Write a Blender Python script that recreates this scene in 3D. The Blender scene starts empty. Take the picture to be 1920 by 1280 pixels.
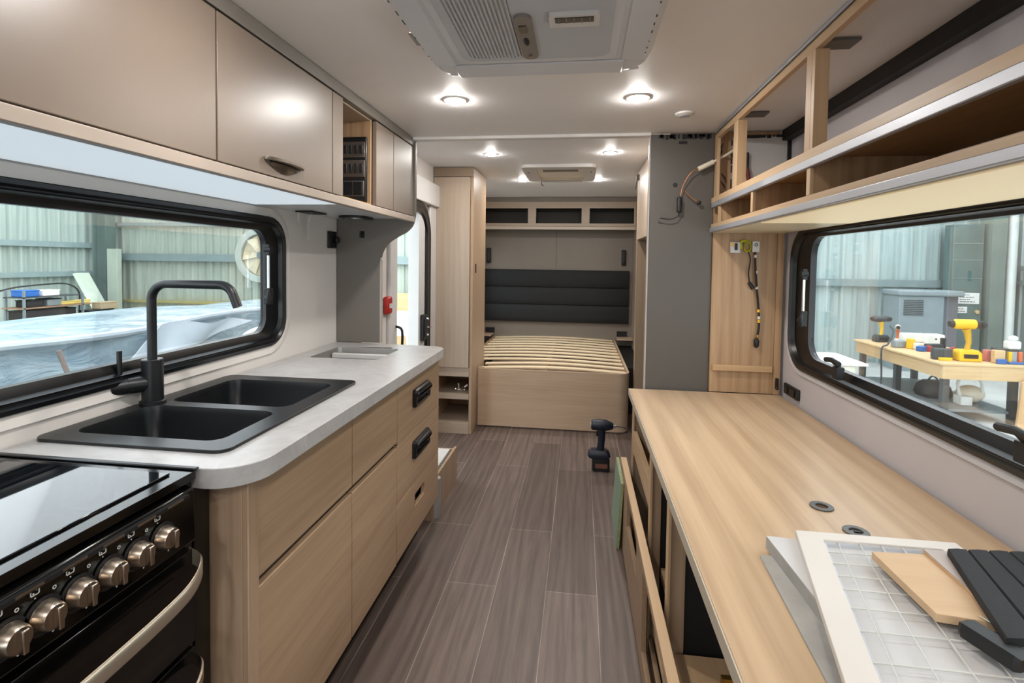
import bpy, bmesh, math, random
from mathutils import Vector, Matrix, Euler
from mathutils.geometry import tessellate_polygon
random.seed(7)
PI = math.pi
SC = bpy.context.scene
COL = SC.collection

# ------------------------------------------------------------------ camera, world, exposure
def cam_axes(yaw, pitch, roll):
    return (Matrix.Rotation(yaw, 3, 'Z') @ Matrix.Rotation(pitch, 3, 'X') @ Matrix.Rotation(roll, 3, 'Y'))
R = cam_axes(0.13217, -0.03815, -0.0139)
right, fwd, up = R.col[0], R.col[1], R.col[2]
cd = bpy.data.cameras.new('camera')
cd.sensor_width = 36; cd.lens = 962 / 1920 * 36
cd.shift_y = -111.6 / 1920
cd.clip_start = 0.02; cd.clip_end = 200
cam = bpy.data.objects.new('camera', cd); COL.objects.link(cam)
m = Matrix((right, up, -fwd)).transposed().to_4x4(); m.translation = (0, 0, 1.3)
cam.matrix_world = m
SC.camera = cam
SC.view_settings.view_transform = 'Standard'
SC.view_settings.look = 'None'
SC.view_settings.exposure = 0.80
SC.view_settings.gamma = 1
SC.view_settings.use_curve_mapping = False
W = bpy.data.worlds.new('world'); SC.world = W; W.use_nodes = True
bg = W.node_tree.nodes['Background']; bg.inputs[0].default_value = (0.86, 0.95, 1.0, 1); bg.inputs[1].default_value = 2.5
DOWNLIGHT = 300.0
GLOW_COOL = 0.36  # emission of the glow added under the left overhead cabinet
GLOW_WARM = 0.16  # emission of the glow added under the right locker frame

# ------------------------------------------------------------------ materials
def lin(c):
    return tuple(((v / 255) / 12.92 if v / 255 <= .04045 else ((v / 255 + .055) / 1.055) ** 2.4) for v in c) + (1,)
MC = {}
def base(name):
    mt = bpy.data.materials.new(name); mt.use_nodes = True
    nt = mt.node_tree; b = nt.nodes['Principled BSDF']
    return mt, nt, b
def N(nt, t, **kw):
    n = nt.nodes.new(t)
    for k, v in kw.items(): setattr(n, k, v)
    return n
def coords(nt, scale=(1, 1, 1), rot=(0, 0, 0)):
    tc = N(nt, 'ShaderNodeTexCoord'); mp = N(nt, 'ShaderNodeMapping')
    nt.links.new(tc.outputs['Object'], mp.inputs[0])
    mp.inputs['Scale'].default_value = scale; mp.inputs['Rotation'].default_value = rot
    return mp.outputs[0]
def noise(nt, vec, scale, detail=3, rough=.5, dist=0):
    n = N(nt, 'ShaderNodeTexNoise'); nt.links.new(vec, n.inputs['Vector'])
    n.inputs['Scale'].default_value = scale; n.inputs['Detail'].default_value = detail
    n.inputs['Roughness'].default_value = rough; n.inputs['Distortion'].default_value = dist
    return n.outputs[0]
def ramp(nt, fac, stops):
    r = N(nt, 'ShaderNodeValToRGB'); nt.links.new(fac, r.inputs[0])
    e = r.color_ramp.elements
    while len(e) < len(stops): e.new(.5)
    for i, (p, c) in enumerate(stops):
        e[i].position = p; e[i].color = c if len(c) == 4 else lin(c)
    return r.outputs[0]
def mix(nt, a, b, fac, mode='MIX'):
    x = N(nt, 'ShaderNodeMix', data_type='RGBA', blend_type=mode)
    for s, v in ((6, a), (7, b)):
        if isinstance(v, tuple): x.inputs[s].default_value = v
        else: nt.links.new(v, x.inputs[s])
    if isinstance(fac, (int, float)): x.inputs[0].default_value = fac
    else: nt.links.new(fac, x.inputs[0])
    return x.outputs[2]
def bump(nt, b, h, strength=.2, dist=.002):
    n = N(nt, 'ShaderNodeBump'); nt.links.new(h, n.inputs['Height'])
    n.inputs['Strength'].default_value = strength; n.inputs['Distance'].default_value = dist
    nt.links.new(n.outputs[0], b.inputs['Normal'])
def plain(name, rgb, rough=.5, metal=0, spec=.5, var=.06, vscale=6, bmp=0, coat=0):
    if name in MC: return MC[name]
    mt, nt, b = base(name)
    c = lin(rgb); v = coords(nt)
    d = tuple(x * (1 - var) for x in c[:3]) + (1,); e = tuple(min(1, x * (1 + var)) for x in c[:3]) + (1,)
    nf = noise(nt, v, vscale, 4)
    nt.links.new(ramp(nt, nf, [(.3, d), (.7, e)]), b.inputs['Base Color'])
    b.inputs['Roughness'].default_value = rough; b.inputs['Metallic'].default_value = metal
    b.inputs['Specular IOR Level'].default_value = spec
    b.inputs['Coat Weight'].default_value = coat
    if bmp: bump(nt, b, noise(nt, v, 300, 2), bmp, .001)
    MC[name] = mt; return mt
def wood(name, light, dark, grain='y', rough=.45, contrast=.6, sc=1.0, knots=False, figure=.22):
    if name in MC: return MC[name]
    mt, nt, b = base(name)
    def sv(a, c): return {'x': (a, c, c), 'y': (c, a, c), 'z': (c, c, a)}[grain]
    broad = noise(nt, coords(nt, sv(.5 * sc, 5 * sc)), 1.6, 3, .55, .6)
    fine = noise(nt, coords(nt, sv(1.6 * sc, 60 * sc)), 1.5, 5, .65, .2)
    med = noise(nt, coords(nt, sv(.9 * sc, 16 * sc)), 1.5, 4, .6, 1.2)
    L, D = lin(light), lin(dark)
    M_ = tuple((p + q) / 2 for p, q in zip(L, D))
    c1 = ramp(nt, broad, [(.3, D), (.5, M_), (.68, L)])
    c2 = ramp(nt, med, [(.35, D), (.5, M_), (.62, L)])
    c3 = ramp(nt, fine, [(.33, D), (.6, L)])
    wv = N(nt, 'ShaderNodeTexWave', wave_type='BANDS', bands_direction={'x': 'Y', 'y': 'X', 'z': 'X'}[grain])
    nt.links.new(coords(nt, sv(.12 * sc, 1 * sc)), wv.inputs[0])
    wv.inputs['Scale'].default_value = 7; wv.inputs['Distortion'].default_value = 7; wv.inputs['Detail'].default_value = 3
    wv.inputs['Detail Scale'].default_value = 1.1; wv.inputs['Detail Roughness'].default_value = .6
    c4 = ramp(nt, wv.outputs[1], [(.1, D), (.45, M_), (.9, L)])
    c = mix(nt, mix(nt, mix(nt, c1, c2, .5), c3, .45), c4, figure)
    c = mix(nt, M_, c, contrast)
    if knots:
        kn = noise(nt, coords(nt, sv(1.2 * sc, 4 * sc)), 2.2, 1, .4, 2.0)
        c = mix(nt, c, tuple(x * .55 for x in D[:3]) + (1,), ramp(nt, kn, [(.66, (0, 0, 0, 1)), (.78, (.7, .7, .7, 1))]))
    nt.links.new(c, b.inputs['Base Color'])
    b.inputs['Roughness'].default_value = rough
    bump(nt, b, fine, .12, .001)
    MC[name] = mt; return mt
def emit(name, rgb, s):
    if name in MC: return MC[name]
    mt, nt, b = base(name)
    b.inputs['Base Color'].default_value = lin(rgb); b.inputs['Emission Color'].default_value = lin(rgb)
    b.inputs['Emission Strength'].default_value = s
    MC[name] = mt; return mt
def glass(name, tint=(1, 1, 1, 1), rough=0.0, base_refl=1.0, dirt=0.0):
    if name in MC: return MC[name]
    mt = bpy.data.materials.new(name); mt.use_nodes = True; nt = mt.node_tree; nt.nodes.clear()
    o = N(nt, 'ShaderNodeOutputMaterial'); t = N(nt, 'ShaderNodeBsdfTransparent'); g = N(nt, 'ShaderNodeBsdfGlossy')
    t.inputs[0].default_value = tint; g.inputs['Roughness'].default_value = rough
    f = N(nt, 'ShaderNodeFresnel'); f.inputs[0].default_value = 1.45
    mm = N(nt, 'ShaderNodeMath', operation='MULTIPLY'); nt.links.new(f.outputs[0], mm.inputs[0]); mm.inputs[1].default_value = base_refl
    x = N(nt, 'ShaderNodeMixShader'); nt.links.new(mm.outputs[0], x.inputs[0]); nt.links.new(t.outputs[0], x.inputs[1]); nt.links.new(g.outputs[0], x.inputs[2])
    out = x.outputs[0]
    if dirt:
        d = N(nt, 'ShaderNodeBsdfDiffuse'); d.inputs[0].default_value = (.8, .85, .85, 1)
        v = coords(nt, (1, 2, 1)); nz = noise(nt, v, 5, 5, .7)
        fr = ramp(nt, nz, [(.45, (0, 0, 0, 1)), (.8, (dirt, dirt, dirt, 1))])
        y = N(nt, 'ShaderNodeMixShader'); nt.links.new(fr, y.inputs[0]); nt.links.new(out, y.inputs[1]); nt.links.new(d.outputs[0], y.inputs[2]); out = y.outputs[0]
    nt.links.new(out, o.inputs[0])
    MC[name] = mt; return mt

OAK = wood('drawer oak', (182, 153, 124), (146, 117, 90), 'y', .42, .9)
OAKZ = wood('upright oak', (182, 156, 130), (150, 122, 97), 'z', .45, .85)
OAKX = wood('bed base oak', (208, 182, 156), (178, 150, 124), 'x', .45, .8)
PALEZ = wood('wardrobe pale oak', (196, 178, 160), (172, 153, 134), 'z', .42, .8)
PALEX = wood('wardrobe pale oak cross', (192, 174, 156), (168, 149, 130), 'x', .42, .8)
HONEYZ = wood('honey oak upright', (190, 158, 122), (142, 108, 78), 'z', .45, .9)
HONEYY = wood('honey oak long', (198, 164, 126), (164, 130, 94), 'y', .45, .8)
HONEYX = wood('honey oak cross', (196, 160, 122), (164, 128, 92), 'x', .45, .8)
TOPW = wood('table oak', (208, 181, 149), (162, 133, 104), 'y', .36, .9, .55, figure=.3)
PINE = wood('bed slat pine', (248, 230, 198), (234, 208, 168), 'x', .5, .6)
PLY = wood('raw plywood', (210, 180, 146), (190, 157, 121), 'x', .6, .5)
PLYW = wood('workshop plywood', (226, 196, 150), (188, 150, 104), 'x', .6, .8, .6)
TAUPE = plain('taupe satin laminate', (120, 106, 94), .36, var=.02)
TAUPED = plain('grey taupe laminate', (112, 106, 99), .42, var=.03)
GREIGE = plain('greige panel', (128, 118, 108), .45, var=.03)
CEIL = plain('ceiling white', (238, 236, 235), .5, var=.012)
CEILR = plain('rear ceiling white', (240, 241, 244), .5, var=.012)
WALLW = plain('wall lining white', (222, 216, 211), .5, var=.02)
WALLR = plain('wall lining cool', (190, 185, 188), .5, var=.02)
WHITEP = plain('white plastic', (214, 212, 210), .4, var=.02)
ACW = plain('aircon plastic', (214, 217, 222), .42, var=.03)
ACV = plain('aircon grille plastic', (192, 196, 202), .45, var=.03)
BLK = plain('black rubber', (14, 15, 18), .32, var=.1)
BLKM = plain('matte black', (20, 20, 22), .5, var=.1)
BLKSINK = plain('black composite', (15, 17, 20), .34, var=.12, bmp=.15)
TAPB = plain('tap matte black', (22, 22, 24), .38, var=.05)
DARKG = plain('charcoal partition', (88, 83, 78), .45, var=.04, vscale=2)
CHARC = plain('charcoal fabric', (27, 28, 31), .75, var=.15, vscale=40, bmp=.3)
GLOSSB = plain('gloss black enamel', (6, 6, 7), .12, var=.05)
GLASSB = plain('black glass lid', (10, 14, 18), .03, var=.02, spec=.9)
OVENG = plain('oven glass', (16, 14, 10), .05, var=.2)
STEEL = plain('brushed nickel', (190, 176, 160), .28, 1, var=.06, vscale=60)
CHROME = plain('chrome', (220, 220, 222), .12, 1)
ALU = plain('aluminium strip', (176, 178, 184), .38, .5, var=.03)
GREYM = plain('grey painted steel', (120, 128, 130), .5, .2)
DSTEEL = plain('dark steel leg', (72, 76, 78), .5, .5)
PEWTER = plain('pewter handle', (118, 108, 98), .3, .8)
BRASS = plain('brass', (190, 150, 80), .3, .9)
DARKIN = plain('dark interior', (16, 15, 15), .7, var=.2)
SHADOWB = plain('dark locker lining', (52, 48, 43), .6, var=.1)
RED = plain('red plastic', (176, 40, 34), .4); YEL = plain('yellow plastic', (236, 186, 20), .4, var=.05)
BLUE = plain('blue plastic', (40, 96, 168), .45); ORANGE = plain('orange plastic', (216, 106, 52), .45)
GRN = plain('green foam face', (142, 162, 138), .6); GRNE = plain('green foam edge', (158, 160, 112), .7, var=.25, vscale=60)
TAN = plain('tan cardboard', (176, 156, 122), .7); PAPER = plain('paper white', (232, 232, 228), .7)
TEAL = plain('teal enamel board', (88, 112, 110), .5, var=.15, vscale=3)
GREYBOX = plain('grey cabinet', (138, 150, 154), .5, var=.06)
GREYBD = plain('grey cabinet dark', (104, 108, 116), .5, var=.06)
CONC = plain('concrete', (182, 184, 180), .7, var=.15, vscale=1.5)
LIMEY = plain('lime tape', (176, 180, 40), .5)
REDD = plain('dark red grip', (110, 30, 30), .5)
COPPER = plain('copper wire', (170, 112, 70), .4, .3)
GASKET = plain('black sealant', (18, 17, 17), .6)
NAVY = plain('navy tool plastic', (26, 32, 48), .42, var=.1)
CREAM = plain('cream plastic', (226, 216, 196), .5)
WPAINT = plain('white painted frame', (212, 206, 200), .5, var=.03)
GBOARD = plain('grey backing board', (160, 158, 154), .7, var=.15, vscale=14)
WBOARD = plain('white foam board', (196, 195, 196), .6, var=.03)

def marble():
    mt, nt, b = base('pale marble laminate')
    v = coords(nt, (1, 1, 1), (0, 0, .6))
    n1 = noise(nt, v, 3.2, 8, .62, 1.5); n2 = noise(nt, v, 9, 6, .7, 1.0)
    c = mix(nt, ramp(nt, n1, [(.40, (164, 161, 160)), (.5, (184, 181, 180)), (.54, (170, 167, 166)), (.62, (186, 184, 183))]),
            ramp(nt, n2, [(.4, (168, 165, 164)), (.6, (184, 182, 181))]), .4)
    nt.links.new(c, b.inputs['Base Color']); b.inputs['Roughness'].default_value = .32
    return mt
MARBLE = marble()
def floor_mat():
    mt, nt, b = base('grey brown plank vinyl')
    v = coords(nt, (1, 1, 1), (0, 0, PI / 2))
    tc = N(nt, 'ShaderNodeTexCoord'); sx = N(nt, 'ShaderNodeSeparateXYZ'); nt.links.new(tc.outputs['Object'], sx.inputs[0])
    cb = N(nt, 'ShaderNodeCombineXYZ')
    nt.links.new(sx.outputs[1], cb.inputs[0])
    ad = N(nt, 'ShaderNodeMath', operation='ADD'); nt.links.new(sx.outputs[0], ad.inputs[0]); ad.inputs[1].default_value = 4.112
    nt.links.new(ad.outputs[0], cb.inputs[1])
    br = N(nt, 'ShaderNodeTexBrick'); nt.links.new(cb.outputs[0], br.inputs['Vector'])
    br.offset = .37; br.offset_frequency = 2; br.squash = 1
    br.inputs['Scale'].default_value = 1; br.inputs['Brick Width'].default_value = 1.22; br.inputs['Row Height'].default_value = .2
    br.inputs['Mortar Size'].default_value = .0014; br.inputs['Mortar Smooth'].default_value = .2
    br.inputs['Color1'].default_value = lin((120, 104, 96)); br.inputs['Color2'].default_value = lin((99, 85, 78)); br.inputs['Mortar'].default_value = lin((160, 148, 139))
    g1 = noise(nt, coords(nt, (14, .9, 1)), 1.6, 4, .6, 1.6)
    g2 = noise(nt, coords(nt, (70, 2.0, 1)), 1.5, 5, .7, .3)
    w = N(nt, 'ShaderNodeTexWave', wave_type='BANDS', bands_direction='X'); nt.links.new(coords(nt, (1, .07, 1)), w.inputs[0])
    w.inputs['Scale'].default_value = 7; w.inputs['Distortion'].default_value = 11; w.inputs['Detail'].default_value = 3; w.inputs['Detail Scale'].default_value = 1.4
    f = mix(nt, ramp(nt, g1, [(.35, (.42, .41, .42, 1)), (.65, (1.25, 1.25, 1.25, 1))]), ramp(nt, g2, [(.3, (.42, .42, .43, 1)), (.65, (1.3, 1.3, 1.3, 1))]), .5)
    f = mix(nt, f, ramp(nt, w.outputs[1], [(.15, (.5, .5, .5, 1)), (.5, (.95, .95, .95, 1)), (.95, (1.35, 1.35, 1.35, 1))]), .3)
    c = mix(nt, br.outputs[0], f, .9, 'MULTIPLY')
    nt.links.new(c, b.inputs['Base Color']); b.inputs['Roughness'].default_value = .42
    bump(nt, b, g2, .15, .001)
    return mt
FLOORM = floor_mat()
def corr_mat(name, c1, c2, stain=None):
    mt, nt, b = base(name)
    n1 = noise(nt, coords(nt, (1.4, 1.4, .12)), 3, 4, .6); n2 = noise(nt, coords(nt, (9, 9, .3)), 2, 3, .6)
    c = mix(nt, ramp(nt, n1, [(.35, c1), (.65, c2)]), ramp(nt, n2, [(.35, c1), (.65, c2)]), .5)
    if stain:
        z0, z1, col = stain
        tc = N(nt, 'ShaderNodeTexCoord'); s = N(nt, 'ShaderNodeSeparateXYZ'); nt.links.new(tc.outputs['Object'], s.inputs[0])
        mr = N(nt, 'ShaderNodeMapRange'); nt.links.new(s.outputs[2], mr.inputs[0])
        mr.inputs[1].default_value = z1; mr.inputs[2].default_value = z0; mr.inputs[3].default_value = 0; mr.inputs[4].default_value = 1
        mm = N(nt, 'ShaderNodeMath', operation='MULTIPLY'); nt.links.new(mr.outputs[0], mm.inputs[0])
        nt.links.new(ramp(nt, noise(nt, coords(nt, (1, 1, 1.3)), 1.3, 4, .7), [(.42, (0, 0, 0, 1)), (.6, (.8, .8, .8, 1))]), mm.inputs[1])
        c = mix(nt, c, lin(col), mm.outputs[0])
    nt.links.new(c, b.inputs['Base Color']); b.inputs['Roughness'].default_value = .45; b.inputs['Metallic'].default_value = .15
    return mt
CORL = corr_mat('green grey sheeting', (148, 160, 152), (176, 187, 179))
CORB = corr_mat('stained sheeting', (160, 169, 157), (192, 200, 188), (-.2, .5, (196, 172, 96)))
CORR = corr_mat('blue grey sheeting', (158, 175, 173), (190, 204, 202))
GIRT = plain('galvanised girt', (140, 156, 156), .45, .3)
COLG = plain('green grey column', (112, 128, 122), .5, .2, var=.15, vscale=2)
COLL = plain('pale column', (186, 196, 180), .5, .1, var=.12, vscale=2)
def wrap_mat():
    mt, nt, b = base('pale blue plastic wrap')
    v = coords(nt, (.8, .8, 1.6))
    n1 = noise(nt, v, 2.2, 5, .6, 1.2); n2 = noise(nt, v, 8, 4, .6, 1)
    nt.links.new(ramp(nt, n1, [(.3, (112, 134, 148)), (.5, (142, 162, 172)), (.7, (172, 186, 192))]), b.inputs['Base Color'])
    b.inputs['Roughness'].default_value = .22
    bump(nt, b, n1, .8, .08)
    return mt
WRAP = wrap_mat()
FOLD = plain('folded white sheet', (178, 188, 196), .4, var=.08, vscale=5)
GLASS = glass('window glass', base_refl=.42, dirt=.05)
CLEAR = glass('clear plastic', tint=(.9, .92, .92, 1), base_refl=1.0, dirt=.3)

# ------------------------------------------------------------------ mesh builder
class MB:
    def __init__(s): s.b = bmesh.new()
    def box(s, x0, x1, y0, y1, z0, z1, rot=None, piv=None):
        vs = [s.b.verts.new((x, y, z)) for x in (x0, x1) for y in (y0, y1) for z in (z0, z1)]
        for f in ((0, 1, 3, 2), (4, 6, 7, 5), (0, 4, 5, 1), (2, 3, 7, 6), (0, 2, 6, 4), (1, 5, 7, 3)):
            s.b.faces.new([vs[i] for i in f])
        if rot:
            p = Vector(piv) if piv else Vector(((x0 + x1) / 2, (y0 + y1) / 2, (z0 + z1) / 2))
            M_ = Euler(rot).to_matrix()
            for v in vs: v.co = M_ @ (v.co - p) + p
        return s
    def loft(s, loops, closed=True, cap=True):
        L = [[s.b.verts.new(p) for p in lp] for lp in loops]
        n = len(L[0])
        for a, b_ in zip(L, L[1:]):
            for i in range(n if closed else n - 1):
                j = (i + 1) % n
                try: s.b.faces.new((a[i], a[j], b_[j], b_[i]))
                except Exception: pass
        if cap and closed:
            for l in (L[0][::-1], L[-1]):
                try: s.b.faces.new(l)
                except Exception: pass
        return s
    def prism(s, pts, d):
        d = Vector(d); return s.loft([[Vector(p) for p in pts], [Vector(p) + d for p in pts]])
    def cyl(s, a, b_, r, r2=None, n=24, cap=True):
        a, b_ = Vector(a), Vector(b_); r2 = r if r2 is None else r2
        return s.rings([(a, r), (b_, r2)], n, cap)
    def rings(s, st, n=24, cap=True):
        ax = (Vector(st[-1][0]) - Vector(st[0][0])).normalized()
        t = Vector((0, 0, 1)) if abs(ax.z) < .9 else Vector((1, 0, 0))
        u = ax.cross(t).normalized(); w = ax.cross(u)
        loops = [[Vector(c) + (u * math.cos(2 * PI * i / n) + w * math.sin(2 * PI * i / n)) * r for i in range(n)] for c, r in st]
        return s.loft(loops, True, cap)
    def tube(s, pts, r, n=8, flat=None):
        pts = [Vector(p) for p in pts]; loops = []; prev = None
        for i, p in enumerate(pts):
            d = (pts[min(i + 1, len(pts) - 1)] - pts[max(i - 1, 0)]).normalized()
            if prev is None:
                t = Vector((0, 0, 1)) if abs(d.z) < .9 else Vector((1, 0, 0)); u = d.cross(t).normalized()
            else: u = (prev - d * prev.dot(d)).normalized()
            prev = u; w = d.cross(u); rr = r[i] if isinstance(r, (list, tuple)) else r
            loops.append([p + (u * math.cos(2 * PI * k / n) + w * math.sin(2 * PI * k / n)) * rr for k in range(n)])
        return s.loft(loops)
    def ell(s, c, rx, ry, rz, n=16, m_=10, rot=None):
        c = Vector(c); loops = []
        M_ = Euler(rot).to_matrix() if rot else Matrix.Identity(3)
        for j in range(1, m_):
            t = PI * j / m_
            loops.append([c + M_ @ Vector((rx * math.sin(t) * math.cos(2 * PI * i / n), ry * math.sin(t) * math.sin(2 * PI * i / n), rz * math.cos(t))) for i in range(n)])
        return s.loft(loops)
    def plate(s, ax, a0, a1, outer, holes=()):
        """flat slab between a0 and a1 on axis ax with 2-D outline and holes"""
        def P(p, a):
            if ax == 0: return Vector((a, p[0], p[1]))
            if ax == 1: return Vector((p[0], a, p[1]))
            return Vector((p[0], p[1], a))
        polys = [list(outer)] + [list(h) for h in holes]
        tri = tessellate_polygon([[Vector((p[0], p[1], 0)) for p in q] for q in polys])
        flat = [p for q in polys for p in q]
        A = [s.b.verts.new(P(p, a0)) for p in flat]; B = [s.b.verts.new(P(p, a1)) for p in flat]
        for t in tri:
            try: s.b.faces.new([A[i] for i in t]); s.b.faces.new([B[i] for i in reversed(t)])
            except Exception: pass
        k = 0
        for q in polys:
            n = len(q)
            for i in range(n):
                j = (i + 1) % n
                try: s.b.faces.new((A[k + i], A[k + j], B[k + j], B[k + i]))
                except Exception: pass
            k += n
        return s
    def done(s, name, mat, parent=None, bev=0, smooth=35, loc=None, weld=False, kind=None):
        if weld: bmesh.ops.remove_doubles(s.b, verts=s.b.verts, dist=1e-5)
        bmesh.ops.recalc_face_normals(s.b, faces=s.b.faces)
        off = Vector((0, 0, 0))
        if parent is not None:
            off = ORG[parent.name]
        elif loc is not None: off = Vector(loc)
        else:
            co = [v.co for v in s.b.verts]
            off = Vector(((min(c.x for c in co) + max(c.x for c in co)) / 2, (min(c.y for c in co) + max(c.y for c in co)) / 2, min(c.z for c in co)))
        for v in s.b.verts: v.co -= off
        me = bpy.data.meshes.new(name); s.b.to_mesh(me); s.b.free()
        me.materials.append(mat)
        for p in me.polygons: p.use_smooth = True
        me.set_sharp_from_angle(angle=math.radians(smooth))
        o = bpy.data.objects.new(name, me); COL.objects.link(o)
        if parent is not None: o.parent = parent
        else: o.location = off
        ORG[o.name] = off
        if bev:
            bm_ = o.modifiers.new('edge', 'BEVEL'); bm_.width = bev; bm_.segments = 2; bm_.limit_method = 'ANGLE'; bm_.angle_limit = math.radians(50)
        if kind: o['kind'] = kind
        return o
ORG = {}
def rr(u0, u1, v0, v1, r=.05, n=6):
    """rounded rectangle, counter clockwise"""
    o = []
    rs = r if isinstance(r, (list, tuple)) else (r,) * 4      # bl, br, tr, tl
    for (cu, cv, a, q) in ((u0, v0, PI, 0), (u1, v0, 1.5 * PI, 1), (u1, v1, 0, 2), (u0, v1, .5 * PI, 3)):
        r_ = max(rs[q], 1e-4); cx = cu + (r_ if q in (0, 3) else -r_); cy = cv + (r_ if q in (0, 1) else -r_)
        for i in range(n + 1):
            t = a + .5 * PI * i / n
            o.append((cx + r_ * math.cos(t), cy + r_ * math.sin(t)))
    return o
def on(ax, a, pts):
    return [Vector((a, p[0], p[1])) if ax == 0 else (Vector((p[0], a, p[1])) if ax == 1 else Vector((p[0], p[1], a))) for p in pts]
def tag(o, label, cat, group=None):
    o['label'] = label; o['category'] = cat
    if group: o['group'] = group
    return o
def thing(name, label, cat, loc, group=None):
    o = bpy.data.objects.new(name, None); COL.objects.link(o); o.location = loc; o.empty_display_size = .05
    ORG[o.name] = Vector(loc)
    return tag(o, label, cat, group)
def S(o): o['kind'] = 'structure'; return o
def bx(*a, **k): return MB().box(*a, **k)
def dup(root, loc, label=None, rotz=None):
    def cp(o, par):
        c = o.copy(); COL.objects.link(c)
        if par is not None: c.parent = par
        for ch in list(o.children): cp(ch, c)
        return c
    r = cp(root, None); r.location = loc
    if rotz is not None: r.rotation_euler = (0, 0, rotz)
    if label: r['label'] = label
    return r
def circ(c, r, n=24): return [(c[0] + r * math.cos(2 * PI * i / n), c[1] + r * math.sin(2 * PI * i / n)) for i in range(n)]
def bez(p, n=16):
    """smooth curve through points (Catmull-Rom)"""
    p = [Vector(q) for q in p]; q = [p[0] * 2 - p[1]] + p + [p[-1] * 2 - p[-2]]; out = []
    for i in range(1, len(q) - 2):
        for k in range(n):
            t = k / n
            out.append(.5 * ((2 * q[i]) + (q[i + 1] - q[i - 1]) * t + (2 * q[i - 1] - 5 * q[i] + 4 * q[i + 1] - q[i + 2]) * t * t + (3 * q[i] - q[i - 1] - 3 * q[i + 1] + q[i + 2]) * t ** 3))
    out.append(p[-1]); return out

# ------------------------------------------------------------------ SETTING: shell
WL, WR, YB, YK = -1.18, .88, 5.75, 2.37           # left wall, right wall, back wall, kitchen end
Y0 = -2.2
S(bx(-1.25, .95, Y0, 5.85, -.06, 0).done('floor', FLOORM, loc=(0, 0, 0)))
S(bx(-1.25, .95, Y0, 2.37, 1.88, 2.08).done('ceiling', CEIL))
S(bx(-1.25, .95, 2.37, 5.85, 2.0, 2.08).done('ceiling_rear', CEILR))
lw = rr(.30, 1.92, .965, 1.462, .10)                       # left window hole (y, z)
S(MB().plate(0, WL - .05, WL, [(Y0, 0), (2.42, 0), (2.42, 1.9), (Y0, 1.9)], [lw]).done('wall_left', WALLW))
rw = rr(.35, 2.285, .885, 1.455, .13)
bl = rr(4.45, 5.55, .72, 1.55, .08); br_ = rr(4.25, 5.25, .72, 1.55, .08)  # holes for two unseen side windows, added to bring daylight to the rear ceiling
S(MB().plate(0, WR, WR + .05, [(Y0, 0), (YB + .05, 0), (YB + .05, 2.02), (Y0, 2.02)], [rw, br_]).done('wall_right', WALLR))
# rear left wall with entry door opening
dh = rr(2.93, 3.42, .01, 1.69, (.02, .02, .14, .14))
S(MB().plate(0, -1.16, -1.10, [(2.42, 0), (YB + .05, 0), (YB + .05, 2.02), (2.42, 2.02)], [dh, bl]).done('wall_left_rear', WALLW))
S(bx(WL - .05, -1.10, 2.40, 2.43, 0, 2.0).done('trim_1', WALLW))
S(bx(-1.2, .93, YB, YB + .06, 0, 2.02).done('wall_back', GREIGE))
S(MB().plate(1, Y0 - .05, Y0, [(-1.25, 0), (.95, 0), (.95, 1.9), (-1.25, 1.9)], [rr(-.9, .6, .8, 1.6, .1)]).done('wall_front', WALLW))
# ceiling step strip and black sealant along the right ceiling edge
S(bx(-.80, .30, 2.345, 2.385, 1.866, 1.882).done('trim_2', plain('ceiling joiner', (226, 224, 222), .4), bev=.004))
S(bx(.845, .879, Y0, 2.35, 1.835, 1.879).done('trim_3', GASKET))
S(bx(.866, .879, 2.335, 2.349, 1.48, 1.84).done('trim_5', GASKET))
# moulded window surrounds on the walls
def surround(name, ax, a, d, o, i, mat, r0, r1):
    L = [on(0, a, rr(*o, r0)), on(0, a + d, rr(o[0] + .006, o[1] - .006, o[2] + .006, o[3] - .006, r0)), on(0, a + d * .3, rr(*i, r1)), on(0, a, rr(*i, r1))]
    return MB().loft(L, cap=False).done(name, mat, smooth=60)
S(surround('trim_6', 0, WL, .008, (.26, 1.955, .932, 1.497), (.285, 1.925, .965, 1.462), WALLW, .13, .10))
S(surround('trim_7', 0, WR, -.008, (.31, 2.315, .862, 1.485), (.345, 2.288, .885, 1.455), plain('surround cool grey', (186, 182, 184), .5), .15, .13))

def window(name, a, sgn, o, r, gl, gr):
    """sgn: +1 when the room is on the +x side"""
    def lp(dx, k, rad): return on(0, a + dx * sgn, rr(o[0] + k, o[1] - k, o[2] + k, o[3] - k, rad))
    w = MB()
    ks = [(0.0, 0, r), (.012, .002, r), (.014, .012, r - .01), (.006, .018, r - .014), (.006, .022, r - .014), (.010, .026, r - .018), (-.004, .032, r - .02), (-.006, .040, r - .025)]
    loops = [lp(d, k, q) for d, k, q in ks]
    gi = rr(gl[0], gl[1], gl[2], gl[3], gr)
    loops += [on(0, a - .012 * sgn, gi), on(0, a - .035 * sgn, gi), lp(-.035, .0, r), lp(0, 0, r)]
    root = w.loft(loops, cap=False).done(name, BLK, smooth=40)
    S(root)
    MB().loft([on(0, a - .026 * sgn, gi), on(0, a - .030 * sgn, gi)]).done('pane', GLASS, root)
    return root
win1 = window('window_1', WL, 1, (.30, 1.92, .967, 1.460), .10, (.35, 1.82, 1.022, 1.408), .055)
win2 = window('window_2', WR, -1, (.35, 2.285, .887, 1.453), .13, (.42, 2.145, .945, 1.415), .075)
added_win_l = window('added_window_left', -1.10, 1, (4.45, 5.55, .722, 1.548), .08, (4.50, 5.50, .77, 1.50), .05)  # added window, out of view behind the wardrobe, brightens the bed area
added_win_r = window('added_window_right', WR, -1, (4.25, 5.25, .722, 1.548), .08, (4.30, 5.20, .77, 1.50), .05)  # added window, out of view behind the robe, brightens the bed area
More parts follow.
